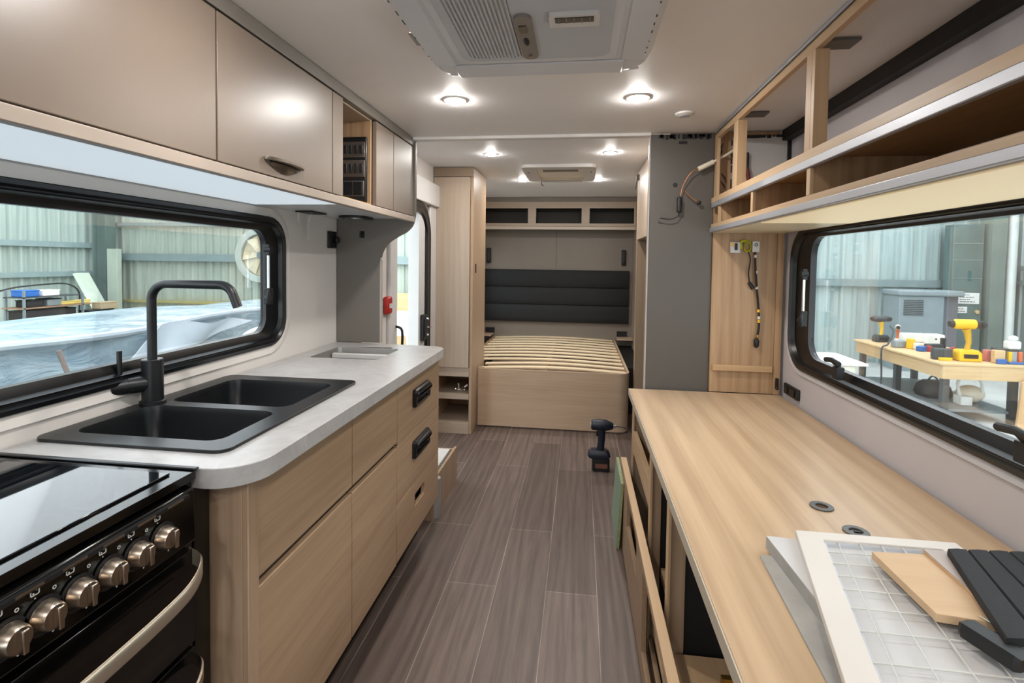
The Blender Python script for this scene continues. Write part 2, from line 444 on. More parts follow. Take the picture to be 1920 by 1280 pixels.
def stay(par, a, sg, y, z0, z1):
    """gas stay tube with end knobs"""
    x = a
    MB().cyl((x, y, z0), (x, y, z1), .006, n=12).done('stay_rod', CHROME, par)
    k = MB().cyl((x - .012 * sg, y, z1 + .01), (x + .014 * sg, y, z1 + .01), .013, n=14); k.box(x - .008, x + .008, y - .009, y + .009, z1 - .012, z1 + .03)
    k.done('stay_bracket', BLKM, par)
    k = MB().box(x - .012, x + .012, y - .012, y + .012, z0 - .055, z0 + .005)
    k.cyl((x - .006, y, z0 - .03), (x + .02 * sg, y - .022, z0 - .03), .012, n=14)
    k.ell((x + .018 * sg, y - .028, z0 - .03), .009, .010, .026)
    k.done('stay_knob', BLKM, par, bev=.002)
stay(win1, WL + .012, 1, 1.80, 1.185, 1.325)
stay(win2, WR - .012, -1, 2.14, 1.12, 1.26)
def catch(par, y, z):
    k = MB().box(.848, .872, y - .016, y + .016, z - .03, z + .012); k.cyl((.862, y, z + .01), (.842, y - .004, z + .03), .008, n=12)
    k.tube([(.84, y - .045, z + .028), (.838, y, z + .034), (.84, y + .045, z + .028)], .009, 10)
    k.done('catch', BLKM, par, bev=.002)
catch(win2, 1.83, .955); catch(win2, 1.10, .955)

# entry door (open) : rubber seal, jambs, lock, grab handle
d = S(MB().loft([on(0, -1.100, rr(2.92, 3.50, .0, 1.70, (.02, .02, .15, .15))), on(0, -1.085, rr(2.925, 3.495, .003, 1.695, (.02, .02, .15, .15))),
                 on(0, -1.085, rr(2.95, 3.36, .02, 1.66, (.02, .02, .10, .10))), on(0, -1.158, rr(2.95, 3.36, .02, 1.66, (.02, .02, .10, .10))), on(0, -1.158, rr(2.92, 3.43, .0, 1.70, (.02, .02, .15, .15)))], cap=False).done('door_1', WHITEP))
sl = [Vector((-1.084, y_, z_)) for y_, z_ in [(2.97, 1.665), (3.36, 1.665)] + [(3.36 + .19 * math.sin(t), 1.475 + .19 * math.cos(t)) for t in [i * PI / 20 for i in range(1, 11)]] + [(3.55, .6), (3.55, .01)]]
L_ = []
for i, p in enumerate(sl):
    t = (sl[min(i + 1, len(sl) - 1)] - sl[max(i - 1, 0)]).normalized(); n_ = Vector((0, -t.z, t.y))
    L_.append([p - n_ * .042, p - n_ * .036 + Vector((.016, 0, 0)), p - n_ * .008 + Vector((.018, 0, 0)), p + n_ * .0 + Vector((.010, 0, 0)), p + n_ * .03 + Vector((.018, 0, 0)), p + n_ * .042])
MB().loft(L_).done('door_seal', BLK, d, smooth=30)
k = MB().box(-1.085, -1.06, 3.40, 3.49, .75, .93); k.box(-1.06, -1.052, 3.41, 3.48, .78, .90); k.done('door_lock', BLKM, d, bev=.004)
k = MB().tube(bez([(-1.06, 3.46, .84), (-1.03, 3.46, .845), (-1.02, 3.42, .845)], 6), .006); k.cyl((-1.055, 3.45, .9), (-1.04, 3.45, .9), .01, n=12); k.cyl((-1.055, 3.45, .79), (-1.04, 3.45, .79), .01, n=12)
k.done('door_lever', CHROME, d)
MB().tube(bez([(-1.07, 2.89, .74), (-1.035, 2.885, .76), (-1.03, 2.885, .89), (-1.07, 2.89, .915)], 8), .008).done('grab_handle', BLKM, d)
S(bx(-1.098, -1.05, 2.6, 3.76, 1.70, 1.86).done('trim_8', WHITEP, bev=.006))
S(bx(-1.098, -1.075, 3.60, 3.745, 0, 1.70).done('trim_9', WHITEP, bev=.006))
S(bx(-1.098, -1.07, 2.80, 2.92, 0, 1.70).done('trim_10', WHITEP, bev=.01))
S(bx(-1.098, -1.085, 2.44, 2.78, .0, 1.6).done('trim_11', WALLW, bev=.003))
k = thing('fire_extinguisher_bracket', 'small red and white hook bracket on white wall beside grey end panel', 'bracket', (-1.07, 2.74, 1.02))
bx(-1.084, -1.05, 2.72, 2.79, 1.0, 1.10).done('bracket_body', RED, k, bev=.012); bx(-1.05, -1.045, 2.735, 2.775, 1.035, 1.06).done('label_plate', WHITEP, k)

# ------------------------------------------------------------------ KITCHEN LEFT
# stove
X = -.72
st = thing('stove', 'black freestanding stove with glass lid and silver knobs beside marble bench', 'stove', (-.95, .55, 0))
bx(-1.17, X - .004, .22, .872, .0, .885).done('body', GLOSSB, st, bev=.003)
k = MB().plate(2, .886, .902, rr(-1.165, X + .012, .22, .870, .012)); k.done('lid_frame', GLOSSB, st, bev=.003)
bx(-1.15, X - .018, .235, .835, .9022, .9062).done('glass_lid', GLASSB, st, bev=.001)
bx(-1.165, X + .012, .860, .872, .902, .906).done('lid_hinge_rail', BLK, st, bev=.003)
cp = MB().prism([(X - .004, .235, .882), (X + .018, .235, .876), (X + .022, .235, .778), (X - .004, .235, .770)], (0, .615, 0)).done('control_panel', GLOSSB, st, bev=.003)
bx(X + .016, X + .026, .26, .83, .866, .872).done('vent_slot_trim', BLKM, cp)
for i in range(9): bx(X + .0185, X + .0265, .30 + i * .06, .335 + i * .06, .868, .8715).done('vent_slot', STEEL, cp)
for y in (.533, .577, .624, .673, .722, .773):
    kx = X + .021
    kn = MB().rings([((kx, y, .823), .0195), ((kx + .003, y, .823), .0205), ((kx + .006, y, .823), .0195), ((kx + .017, y, .823), .0175), ((kx + .020, y, .823), .0155)], 28).done('knob', STEEL, st)
    g = MB().prism([(kx + .0195, y - .0035, .8075), (kx + .0195, y + .0035, .8075), (kx + .0195, y + .0045, .8385), (kx + .0195, y - .0045, .8385)], (.010, 0, 0))
    g.done('grip', STEEL, kn, bev=.0015)
    q = MB(); q.plate(0, kx, kx + .0012, circ((y, .823), .0255), [circ((y, .823), .021)]); q.done('bezel', BLKM, kn)
    # hob symbols and dots
    y2 = y - .010; WPR = plain('white print', (210, 210, 205), .5)
    MB().plate(0, kx + .0002, kx + .0008, rr(y2 - .006, y2 + .006, .8565, .8665, .002, 2), [rr(y2 - .0045, y2 + .0045, .8578, .8652, .001, 2)]).done('burner_symbol', WPR, kn)
    for (a, b_, q_) in ((y2 - .002, .8595, .0012), (y2 + .002, .8635, .0012), (y2, .8525, .0010), (y + .022, .800, .0016), (y + .012, .7935, .0016)):
        MB().plate(0, kx + .0002, kx + .0008, circ((a, b_), q_, 8)).done('dial_dot', WPR, kn)
    MB().plate(0, kx + .0002, kx + .0008, circ((y - .032, .852), .0028, 10), [circ((y - .032, .852), .0016, 10)]).done('dial_ring', WPR, kn)
od = MB().plate(0, X - .003, X + .018, rr(.235, .850, .585, .762, .004, 2)).done('oven_door', GLOSSB, st, bev=.003)
bx(X + .018, X + .0195, .26, .80, .60, .735).done('oven_window', OVENG, od)
hp = bez([(X + .012, .845, .752), (X + .040, .838, .742), (X + .058, .80, .728), (X + .062, .74, .718), (X + .062, .60, .712), (X + .062, .42, .712), (X + .058, .31, .72), (X + .04, .26, .735), (X + .012, .25, .75)], 6)
k = MB()
k.loft([[p + Vector((0, 0, .014)), p + Vector((.004, 0, .010)), p + Vector((.004, 0, -.012)), p + Vector((0, 0, -.016)), p + Vector((-.003, 0, -.012)), p + Vector((-.003, 0, .010))] for p in hp])
k.done('oven_handle', plain('champagne metal', (196, 182, 162), .28, .75), st, smooth=50)
ld = MB().plate(0, X - .003, X + .018, rr(.235, .850, .06, .575, .004, 2)).done('lower_door', GLOSSB, st, bev=.003)
hp2 = [p + Vector((0, 0, -.195)) for p in hp]
k = MB(); k.loft([[p + Vector((0, 0, .012)), p + Vector((.004, 0, .010)), p + Vector((.004, 0, -.010)), p + Vector((0, 0, -.012)), p + Vector((-.003, 0, 0))] for p in hp2])
k.done('lower_handle', STEEL, st, smooth=50)
bx(-1.0, X - .002, .8725, .915, .02, .862).done('side_panel', GLOSSB, st, bev=.002)

# base cabinet
cab = thing('kitchen_base_cabinet', 'light oak kitchen base cabinet with drawers under the marble benchtop', 'cabinet', (-.9, 1.6, 0))
FX = -.650
def shellbox(mb, x0, x1, y0, y1, z0, z1, t=.016):
    mb.box(x0, x1, y0, y0 + t, z0, z1); mb.box(x0, x1, y1 - t, y1, z0, z1); mb.box(x0, x1, y0 + t, y1 - t, z0, z0 + t)
    mb.box(x0, x0 + t, y0 + t, y1 - t, z0 + t, z1)
k = MB(); shellbox(k, -1.16, FX - .018, .945, 2.335, .186, .858); k.done('carcass', OAKZ, cab)
bx(-1.16, FX - .010, .925, .944, .0, .858).done('end_panel', OAKZ, cab, bev=.001)
bx(FX - .010, FX + .004, .925, .960, .0, .858).done('corner_post', OAKZ, cab, bev=.002)
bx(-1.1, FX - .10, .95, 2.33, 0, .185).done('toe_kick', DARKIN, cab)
bx(-1.1, FX - .02, 2.336, 2.352, .186, .858).done('far_side_panel', OAKZ, cab)
FR = 'front of oak'
def front(name, y0, y1, z0, z1, hole=None, m_=OAK):
    o = MB().plate(0, FX - .017, FX, [(y0, z0), (y1, z0), (y1, z1), (y0, z1)], [hole] if hole else [])
    return o.done(name, m_, cab, bev=.0012)
front('drawer', .964, 1.402, .640, .853); front('drawer', 1.407, 1.774, .640, .853)
front('door', .964, 1.402, .182, .618); front('door', 1.407, 1.774, .182, .618)
bx(FX - .045, FX - .019, .964, 1.774, .60, .655).done('finger_rail', plain('finger rail grey', (112, 104, 94), .4, .4), cab)
for (z0, z1) in ((.628, .853), (.405, .624)):
    zc = (z0 + z1) / 2 + .03 if z0 > .5 else (z0 + z1) / 2 + .03
    if z0 < .5: zc = .545
    else: zc = .752
    o = front('drawer', 1.779, 2.328, z0, z1)
    hd = MB().loft([on(0, FX + dx, rr(2.045 - w, 2.045 + w, zc - h, zc + h, rd)) for dx, w, h, rd in ((0, .100, .036, .012), (.010, .100, .036, .012), (.016, .094, .031, .010))] +
                   [on(0, FX + dx, rr(2.045 - w, 2.045 + w, zc - h - .004, zc + h - .012, rd)) for dx, w, h, rd in ((.014, .080, .018, .006), (.004, .078, .018, .006))]).done('cup_handle', BLK, o, smooth=30)
    k = MB().loft([on(0, FX + .0165 + dx, rr(2.045 - .086 + c, 2.045 + .086 - c, zc + .002 + c, zc + .030 - c, .01)) for dx, c in ((0, 0), (.008, .002), (.012, .008))])
    k.done('handle_hood', BLK, hd, smooth=40)
o = front('drawer', 1.779, 2.328, .185, .401, hole=rr(1.985, 2.115, .300, .352, .004, 2)[::-1])
bx(FX - .05, FX - .03, 1.97, 2.13, .29, .36).done('latch_recess', BLKM, o)
bx(FX - .03, FX - .02, 2.329, 2.350, .186, .856).done('filler_strip', OAKZ, cab)
MB().cyl((-.715, 2.50, 0), (-.715, 2.50, .20), .030).done('cabinet_leg', ALU, cab)

# benchtop with sink and hob cut-outs
oT = [(-1.178, .876), (-.705, .876)] + [(-.705 + .09 * math.sin(t), .966 - .09 * math.cos(t)) for t in [i * PI / 16 for i in range(1, 9)]] + \
     [(-.615, 2.24)] + [(-.685 + .07 * math.cos(t), 2.27 + .07 * math.sin(t)) for t in [i * PI / 12 for i in range(1, 7)]] + [(-1.178, 2.362)]
bt = MB().plate(2, .860, .900, oT, [rr(-1.155, -.735, .965, 1.55, .03), rr(-1.10, -.805, 1.965, 2.225, .02)]).done('marble_benchtop', MARBLE, bev=.0025)
tag(bt, 'white marble look benchtop with rounded corners over the oak base cabinet', 'benchtop')
# sink
sk = thing('double_bowl_sink', 'black composite double bowl sink set into the white marble benchtop', 'sink', (-.94, 1.26, .9))
b1, b2 = rr(-1.125, -.765, .995, 1.218, .035), rr(-1.115, -.765, 1.258, 1.528, .035)
rim = MB().plate(2, .9003, .9075, rr(-1.17, -.712, .945, 1.585, .03), [b1, b2]).done('rim', BLKSINK, sk, bev=.003)
for nm, b_, q in (('bowl', b1, (-1.125, -.765, .995, 1.218)), ('bowl', b2, (-1.115, -.765, 1.258, 1.528))):
    def sh(c, r): return rr(q[0] + c, q[1] - c, q[2] + c, q[3] - c, r)
    MB().loft([on(2, .9074, sh(.0005, .035)), on(2, .892, sh(.004, .032)), on(2, .77, sh(.012, .03)), on(2, .745, sh(.03, .03)), on(2, .742, sh(.06, .02)), on(2, .735, sh(.058, .02)), on(2, .735, sh(-.002, .03)), on(2, .9, sh(-.002, .035))], cap=False).done(nm, BLKSINK, sk, smooth=50)
    bx(q[0] + .05, q[1] - .05, q[2] + .05, q[3] - .05, .734, .7425).done('bowl_floor', BLKSINK, sk)
# tap
tp = thing('mixer_tap', 'matte black kitchen mixer tap with square bent spout behind the sink', 'tap', (-1.140, 1.235, .908))
tx, ty = -1.140, 1.235
MB().rings([((tx, ty, .908), .031), ((tx, ty, .914), .031), ((tx, ty, .916), .0255), ((tx, ty, 1.025), .0255), ((tx, ty, 1.027), .024)], 32).done('body', TAPB, tp)
sp = [(tx, ty, 1.02), (tx, ty, 1.185)] + [(tx + .045 * (1 - math.cos(t)), ty, 1.185 + .045 * math.sin(t)) for t in [PI / 2 * i / 8 for i in range(1, 9)]] + [(tx + .20, ty, 1.230)] + \
     [(tx + .20 + .042 * math.sin(t), ty, 1.230 - .042 * (1 - math.cos(t))) for t in [1.2 * i / 8 for i in range(1, 9)]]
sp.append((sp[-1][0] + .012, ty, sp[-1][2] - .030))
MB().tube(sp, .0115, 20).done('spout', TAPB, tp)
dv = Vector((-.55, -.83, 0)).normalized()
MB().cyl(Vector((tx, ty, .962)), Vector((tx, ty, .962)) + dv * .056, .0215, n=28).done('handle_hub', TAPB, tp)
MB().rings([(Vector((tx, ty, .962)) + dv * .0565, .0215), (Vector((tx, ty, .962)) + dv * .092, .0215), (Vector((tx, ty, .962)) + dv * .094, .019)], 28).done('handle_cap', TAPB, tp)
MB().cyl(Vector((tx, ty, .975)) + dv * .072, Vector((tx, ty, 1.057)) + dv * .072, .0062, n=14).done('lever', TAPB, tp)
# hob / recessed tray
hb = thing('recessed_cooktop_tray', 'recessed steel tray with dark glass set in far end of marble benchtop', 'cooktop', (-.95, 2.09, .87))
k = MB(); k.loft([on(2, .8995, rr(-1.099, -.806, 1.966, 2.224, .02)), on(2, .865, rr(-1.094, -.811, 1.971, 2.219, .018)), on(2, .862, rr(-1.09, -.815, 1.975, 2.215, .018))], cap=False)
k.box(-1.095, -.81, 1.97, 2.22, .858, .8625); k.done('tray', plain('tray grey steel', (150, 146, 142), .3, .6), hb)
bx(-1.08, -.825, 1.985, 2.13, .8635, .869).done('glass_plate', plain('smoked glass', (58, 58, 56), .06), hb, bev=.001)
bx(-1.09, -.815, 2.145, 2.165, .864, .885).done('crossbar', WHITEP, hb, bev=.003)

# S-shaped end panel beside the door
oP = [(-1.175, .902), (-.957, .902), (-.957, 1.30)]
oP += [(p.x, p.y) for p in bez([(-.957, 1.30, 0), (-.945, 1.345, 0), (-.915, 1.385, 0), (-.87, 1.415, 0), (-.825, 1.44, 0), (-.795, 1.475, 0), (-.783, 1.53, 0)], 5)]
oP += [(-.783, 1.877), (-1.175, 1.877)]
ep = MB().plate(1, 2.366, 2.386, oP, [rr(-1.062, -1.035, 1.408, 1.442, .002, 2)[::-1]]).done('curved_end_panel', TAUPED, bev=.001)
tag(ep, 'grey taupe end panel with S-curved edge standing on far end of benchtop', 'panel')
tag(bx(-1.062, -1.035, 2.3862, 2.392, 1.405, 1.445).done('cable_opening_backing', BLKM), 'small black square opening high in the grey curved end panel', 'opening')
k = thing('edge_strip', 'thin pale edging strip along the lower edge of grey end panel', 'edging', (-.953, 2.376, .902))
bx(-.9565, -.952, 2.364, 2.388, .902, 1.30).done('edge_band', plain('edging grey', (176, 168, 160), .4), k)
sc_ = thing('wall_socket', 'black power socket on white wall beside the grey curved end panel', 'socket', (-1.17, 2.31, 1.39))
bx(-1.1795, -1.168, 2.275, 2.348, 1.355, 1.435).done('plate', BLKM, sc_, bev=.003); bx(-1.168, -1.150, 2.318, 2.345, 1.38, 1.41).done('switch', BLK, sc_, bev=.004)
# wires from the under-cabinet fitting
k = thing('loose_wire_bundle', 'thin loose wires hanging from fitting under overhead cabinet above benchtop', 'wires', (-1.14, 2.0, 1.50))
k2 = MB()
for pp in ([(-1.15, 1.98, 1.496), (-1.160, 1.99, 1.465), (-1.165, 2.02, 1.44)], [(-1.13, 2.05, 1.496), (-1.15, 2.06, 1.455), (-1.155, 2.062, 1.40), (-1.15, 2.055, 1.385), (-1.148, 2.05, 1.45), (-1.14, 2.04, 1.48)], [(-1.12, 2.14, 1.496), (-1.14, 2.10, 1.462), (-1.15, 2.07, 1.455)]):
    k2.tube(bez(pp, 6), .0018, 6)
k2.done('wire', WHITEP, k); bx(-1.16, -1.09, 1.97, 2.10, 1.494, 1.4985).done('mount_plate', BLKM, k)

# overhead cabinet
oc = thing('overhead_cabinet', 'taupe overhead kitchen cabinet with satin doors above the left window', 'cabinet', (-.98, 1.4, 1.5))
OX = -.790
k = MB()
k.box(-1.178, OX - .018, .10, 2.364, 1.500, 1.512); k.box(-1.178, OX - .018, .10, 2.364, 1.862, 1.878)
k.box(-1.178, -1.168, .10, 2.364, 1.512, 1.862)
for y in (.10, 1.618, 2.352): k.box(-1.168, OX - .018, y, y + .012, 1.512, 1.862)
k.done('carcass', plain('cabinet carcass white', (206, 210, 214), .28, var=.02), oc)
bx(-1.168, OX - .019, 1.899, 1.912, 1.5125, 1.8615).done('niche_side', HONEYZ, oc)
bx(-1.1, OX - .019, 1.6305, 1.8985, 1.834, 1.8612).done('niche_top', plain('niche taupe', (150, 132, 112), .5), oc)
bx(-1.1, OX - .019, 1.6305, 1.8985, 1.5122, 1.5180).done('niche_floor', HONEYY, oc)
for n_, (y0, y1) in (('door', (.12, 1.031)), ('door', (1.036, 1.557)), ('filler_panel', (1.561, 1.632)), ('door', (1.914, 2.095)), ('door', (2.101, 2.350))):
    o = bx(OX - .017, OX, y0, y1, 1.513, 1.836).done(n_, TAUPE, oc, bev=.0015)
    if y0 == 1.036:
        h = MB(); L = []
        for i in range(17):
            t = i / 16; y = 1.200 + .175 * t; e = math.sin(PI * t) ** .5
            L.append([Vector((OX + .0005, y, 1.556)), Vector((OX + .004 + .022 * e, y, 1.556 + .002)), Vector((OX + .004 + .026 * e, y, 1.551)), Vector((OX + .004 + .020 * e, y, 1.549)), Vector((OX + .001, y, 1.552))])
        h.loft(L)
        L = []
        for i in range(13):
            t = i / 12; y = 1.225 + .125 * t; e = math.sin(PI * t)
            L.append([Vector((OX + .0003, y, 1.552)), Vector((OX + .003 + .010 * e, y, 1.548)), Vector((OX + .003, y, 1.540 - .014 * e)), Vector((OX + .0003, y, 1.540 - .016 * e))])
        h.loft(L); h.done('cup_handle', PEWTER, o, smooth=50)
bx(OX - .017, OX + .006, .10, 2.364, 1.484, 1.509).done('bottom_lip', plain('lip taupe oak', (166, 152, 140), .45), oc, bev=.002)
bx(OX - .022, OX + .001, .10, 2.364, 1.841, 1.878).done('top_fascia', TAUPED, oc, bev=.001)
bx(-1.165, OX - .022, .12, 1.72, 1.4955, 1.4995).done('added_glow_panel', emit('cool added glow', (216, 228, 236), GLOW_COOL), oc)  # added glowing sheet, stands in for the bright underside; no known lamp
bx(OX - .03, OX - .0182, 1.560, 1.914, 1.838, 1.8618).done('niche_lintel', TAUPED, oc)
# fittings under it
v = thing('under_cabinet_extractor_vent', 'oval black vent fitting under the overhead cabinet near grey panel', 'vent', (-1.03, 2.27, 1.49))
MB().plate(2, 1.490, 1.4998, rr(-1.09, -.965, 2.17, 2.345, .05)).done('bezel', BLKM, v, bev=.002)
MB().plate(2, 1.486, 1.4902, rr(-1.07, -.985, 2.20, 2.32, .035)).done('grille', CHROME, v)
# control panel in niche
cpn = thing('control_panel', 'black switch and gauge panel mounted inside open niche of overhead cabinet', 'control panel', (-.87, 1.893, 1.53))
bx(-.925, -.818, 1.884, 1.8985, 1.522, 1.772).done('panel_body', BLK, cpn, bev=.006)
for z0, z1 in ((1.692, 1.752), (1.618, 1.682)):
    o = bx(-.915, -.824, 1.879, 1.8842, z0, z1).done('switch_plate', plain('dark bronze plate', (92, 82, 76), .35, .3), cpn, bev=.003)
    for i in range(4): bx(-.906 + i * .021, -.893 + i * .021, 1.874, 1.8795, z0 + .014, z1 - .014).done('rocker_switch', BLKM, o, bev=.002)
o = bx(-.912, -.826, 1.879, 1.8842, 1.544, 1.604).done('display_bezel', plain('bezel grey', (70, 68, 66), .3), cpn, bev=.004)
for x0 in (-.906, -.868): bx(x0, x0 + .034, 1.8765, 1.8792, 1.549, 1.599).done('display', GLOSSB, o, bev=.001)

# step box by the door
sb = thing('entry_step_box', 'low oak step box with pale top by the entry door beyond drawers', 'step', (-.85, 2.8, 0))
bx(-.722, -.707, 2.45, 2.94, .0, .205).done('front_panel', OAKZ, sb, bev=.001)
bx(-1.05, -.7225, 2.45, 2.465, 0, .19).done('side_panel', OAKZ, sb); bx(-1.05, -.7225, 2.925, 2.94, 0, .19).done('side_panel', OAKZ, sb)
bx(-1.05, -.745, 2.466, 2.924, .172, .192).done('top_mat', plain('pale grey mat', (206, 204, 202), .7), sb, bev=.002)
bx(-.744, -.723, 2.466, 2.924, .150, .170).done('gap_channel', BLKM, sb)

# ------------------------------------------------------------------ WARDROBE
wd = thing('wardrobe', 'tall pale oak wardrobe with two open cubbies at its base left of bed', 'wardrobe', (-.93, 3.95, 0))
wx0, wx1, wy0, wy1 = -1.095, -.795, 3.755, 4.25
k = MB()
k.box(wx0, wx0 + .016, wy0, wy1, 0, 1.90); k.box(wx1 - .022, wx1, wy0 + .002, wy1, 0, 1.995); k.box(wx0 + .016, wx1 - .022, wy1 - .012, wy1, 0, 1.90)
k.done('carcass', wood('wardrobe side oak', (190, 164, 138), (164, 137, 110), 'z', .42, .7), wd, bev=.001)
bx(wx0 + .002, wx1 - .024, wy0 - .016, wy0, .505, 1.925).done('door', PALEZ, wd, bev=.001)
bx(wx0, wx1, wy0 - .012, wy0 + .01, 1.930, 1.996).done('top_fascia', TAUPED if 0 else wood('fascia oak', (160, 140, 120), (140, 120, 100), 'x', .45, .6), wd, bev=.001)
for n_, z0, z1 in (('rail', .435, .502), ('shelf', .262, .300), ('plinth', .0, .085)):
    bx(wx0 + .016, wx1 - .022, wy0 - .004, (wy1 - .012) if n_ != 'plinth' else wy0 + .03, z0, z1).done(n_, PALEX, wd, bev=.001)
bx(wx0 + .016, wx1 - .022, wy0 + .03, wy1 - .012, .07, .085).done('cubby_floor', PALEX, wd)
bx(wx1 - .0005, wx1 + .004, 3.84, 3.868, 1.215, 1.285).done('catch', BLKM, wd, bev=.002)
f = thing('chrome_fitting', 'small chrome plumbing fitting lying in upper cubby at wardrobe base', 'fitting', (-.90, 3.85, .300))
k = MB().cyl((-.925, 3.84, .312), (-.865, 3.85, .312), .010, n=14); k.cyl((-.91, 3.842, .312), (-.915, 3.84, .365), .009, n=14); k.cyl((-.885, 3.846, .305), (-.885, 3.82, .33), .011, n=14)
k.done('fitting_body', CHROME, f); MB().cyl((-.87, 3.85, .33), (-.85, 3.86, .35), .012, n=12).done('knob', CHROME, f)
MB().ell((-.94, 3.85, .316), .014, .014, .014).done('valve', CHROME, f)

# ------------------------------------------------------------------ BED
bd = thing('slatted_bed', 'oak bed base with curved front corner and bare pine slats', 'bed', (-.2, 4.8, 0))
bw = [(-.785, 3.95), (.30, 3.95)] + [(.30 + .09 * math.sin(t), 4.04 - .09 * math.cos(t)) for t in [i * PI / 16 for i in range(1, 9)]] + [(.39, YB - .01)]
inn = [(.374, YB - .01)] + [(.30 + .074 * math.sin(t), 4.04 - .074 * math.cos(t)) for t in [i * PI / 16 for i in range(8, 0, -1)]] + [(.30, 3.966), (-.785, 3.966)]
MB().plate(2, .012, .462, bw + inn).done('base_panel', OAKX, bd, smooth=30)
bx(-.76, .30, 4.0, 4.02, 0, .012).done('plinth', DARKIN, bd)
bx(-.965, -.949, 4.26, YB - .01, .30, .462).done('side_rail', OAK, bd)
bx(-.965, .374, YB - .03, YB - .01, .38, .452).done('head_rail', DARKIN, bd)
bx(-.29, -.25, 4.0, YB - .03, .40, .425).done('centre_rail', OAK, bd)
bx(-.945, .372, 4.26, YB - .04, .20, .215).done('under_deck', OAKX, bd)
for i in range(11):
    y = 4.045 + i * .168; x0 = -.775 if y < 4.27 else -.945
    k = MB(); L = []
    for j in range(13):
        t = j / 12; x = x0 + (.366 - x0) * t; z = .444 + .022 * math.sin(PI * t)
        L.append([Vector((x, y - .030, z)), Vector((x, y + .030, z)), Vector((x, y + .030, z + .012)), Vector((x, y - .030, z + .012))])
    k.loft(L); k.done('slat', PINE, bd, bev=.002)
bx(-.784, -.74, 3.967, 3.985, .40, .470).done('corner_block', OAKX, bd)
for nm, x0, x1, lab in (('bedside_box', -1.095, -.968, 'dark bedside recess left of the slatted bed base, by the wardrobe'), ('bedside_box', .402, .565, 'dark bedside recess right of the slatted bed base')):
    t_ = thing(nm, lab, 'bedside box', ((x0 + x1) / 2, 5.2, 0))
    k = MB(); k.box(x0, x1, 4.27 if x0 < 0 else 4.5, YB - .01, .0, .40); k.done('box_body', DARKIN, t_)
    bx(x0, x1, YB - .20, YB - .012, .485, .497).done('ledge', OAKX, t_)
for x0, x1, zz, lab in ((-1.060, -.955, .50, 'black double socket plate left of bed head under the padded headboard'), (.410, .520, .497, 'black double socket plate right of bed head under the padded headboard')):
    t_ = thing('bed_socket', lab, 'socket', ((x0 + x1) / 2, YB - .012, zz))
    bx(x0, x1, YB - .014, YB - .001, zz + .002, zz + .06).done('plate', BLKM, t_, bev=.003); bx(x0 + .02, x0 + .045, YB - .018, YB - .014, zz + .012, zz + .05).done('rocker', BLK, t_)
# headboard wall panels
tag(bx(-1.098, .565, YB - .0125, YB - .001, .635, 1.70).done('headboard_wall_panel', GREIGE), 'plain greige wall panel behind the padded headboard with centre joint', 'panel')
tag(bx(-.274, -.266, YB - .0145, YB - .0127, 1.24, 1.66).done('panel_joint_strip', plain('joint brown', (104, 92, 80), .5)), 'thin vertical joint strip in middle of greige wall above the headboard', 'trim')
hbd = thing('headboard', 'charcoal padded headboard with three horizontal channels', 'headboard', (-.285, YB - .05, .64))
for i in range(3):
    z0 = .640 + i * .1945; k = MB(); L = []
    pr = [(0, 0), (.03, .002), (.042, .02), (.047, .06), (.048, .10), (.047, .134), (.042, .174), (.03, .192), (0, .194)]
    for x in (-1.095, -1.085, .52, .530):
        q = .92 if x in (-1.095, .530) else 1
        L.append([Vector((x, YB - .014 - a * q, z0 + b_)) for a, b_ in pr])
    k.loft(L); k.done('channel', CHARC, hbd, smooth=50)
for x, z, lab in ((-1.028, 1.295, 'small black reading light on wall left above the headboard'), (.466, 1.285, 'small black reading light on wall right above the headboard')):
    t_ = thing('reading_light', lab, 'reading light', (x, YB - .03, z))
    MB().loft([on(2, z + h, rr(x - .023, x + .023, YB - .0128 - dd, YB - .0128, .01)) for h, dd in ((0, .035), (.008, .042), (.155, .042), (.163, .035))]).done('lamp_body', BLKM, t_)
    MB().cyl((x, YB - .055, z + .03), (x, YB - .055, z + .012), .012, n=14).done('lamp_head', BLK, t_)
# overhead locker
lk = thing('bedhead_locker', 'oak locker with three open bays across the wall above the bed', 'cabinet', (-.25, 5.6, 1.66))
ly = 5.50
k = MB().plate(1, ly, ly + .016, [(-1.094, 1.690), (.566, 1.690), (.566, 1.952), (-1.094, 1.952)],
               [rr(-1.050, -.568, 1.722, 1.882, .001, 1)[::-1], rr(-.482, .002, 1.722, 1.882, .001, 1)[::-1], rr(.085, .545, 1.722, 1.882, .001, 1)[::-1]])
k.done('face_frame', PALEX, lk)
bx(-1.095, .567, ly - .004, ly + .014, 1.954, 1.996).done('cornice', plain('cornice grey brown', (128, 120, 112), .5), lk)
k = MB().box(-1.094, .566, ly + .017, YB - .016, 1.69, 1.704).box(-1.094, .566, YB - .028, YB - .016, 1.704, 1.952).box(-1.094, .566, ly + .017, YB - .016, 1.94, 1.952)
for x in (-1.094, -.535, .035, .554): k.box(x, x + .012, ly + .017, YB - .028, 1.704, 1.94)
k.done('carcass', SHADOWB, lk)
bx(-1.094, .567, ly - .012, ly + .02, 1.655, 1.688).done('bottom_rail', wood('rail pale', (206, 192, 176), (188, 172, 154), 'x', .4, .5), lk, bev=.004)

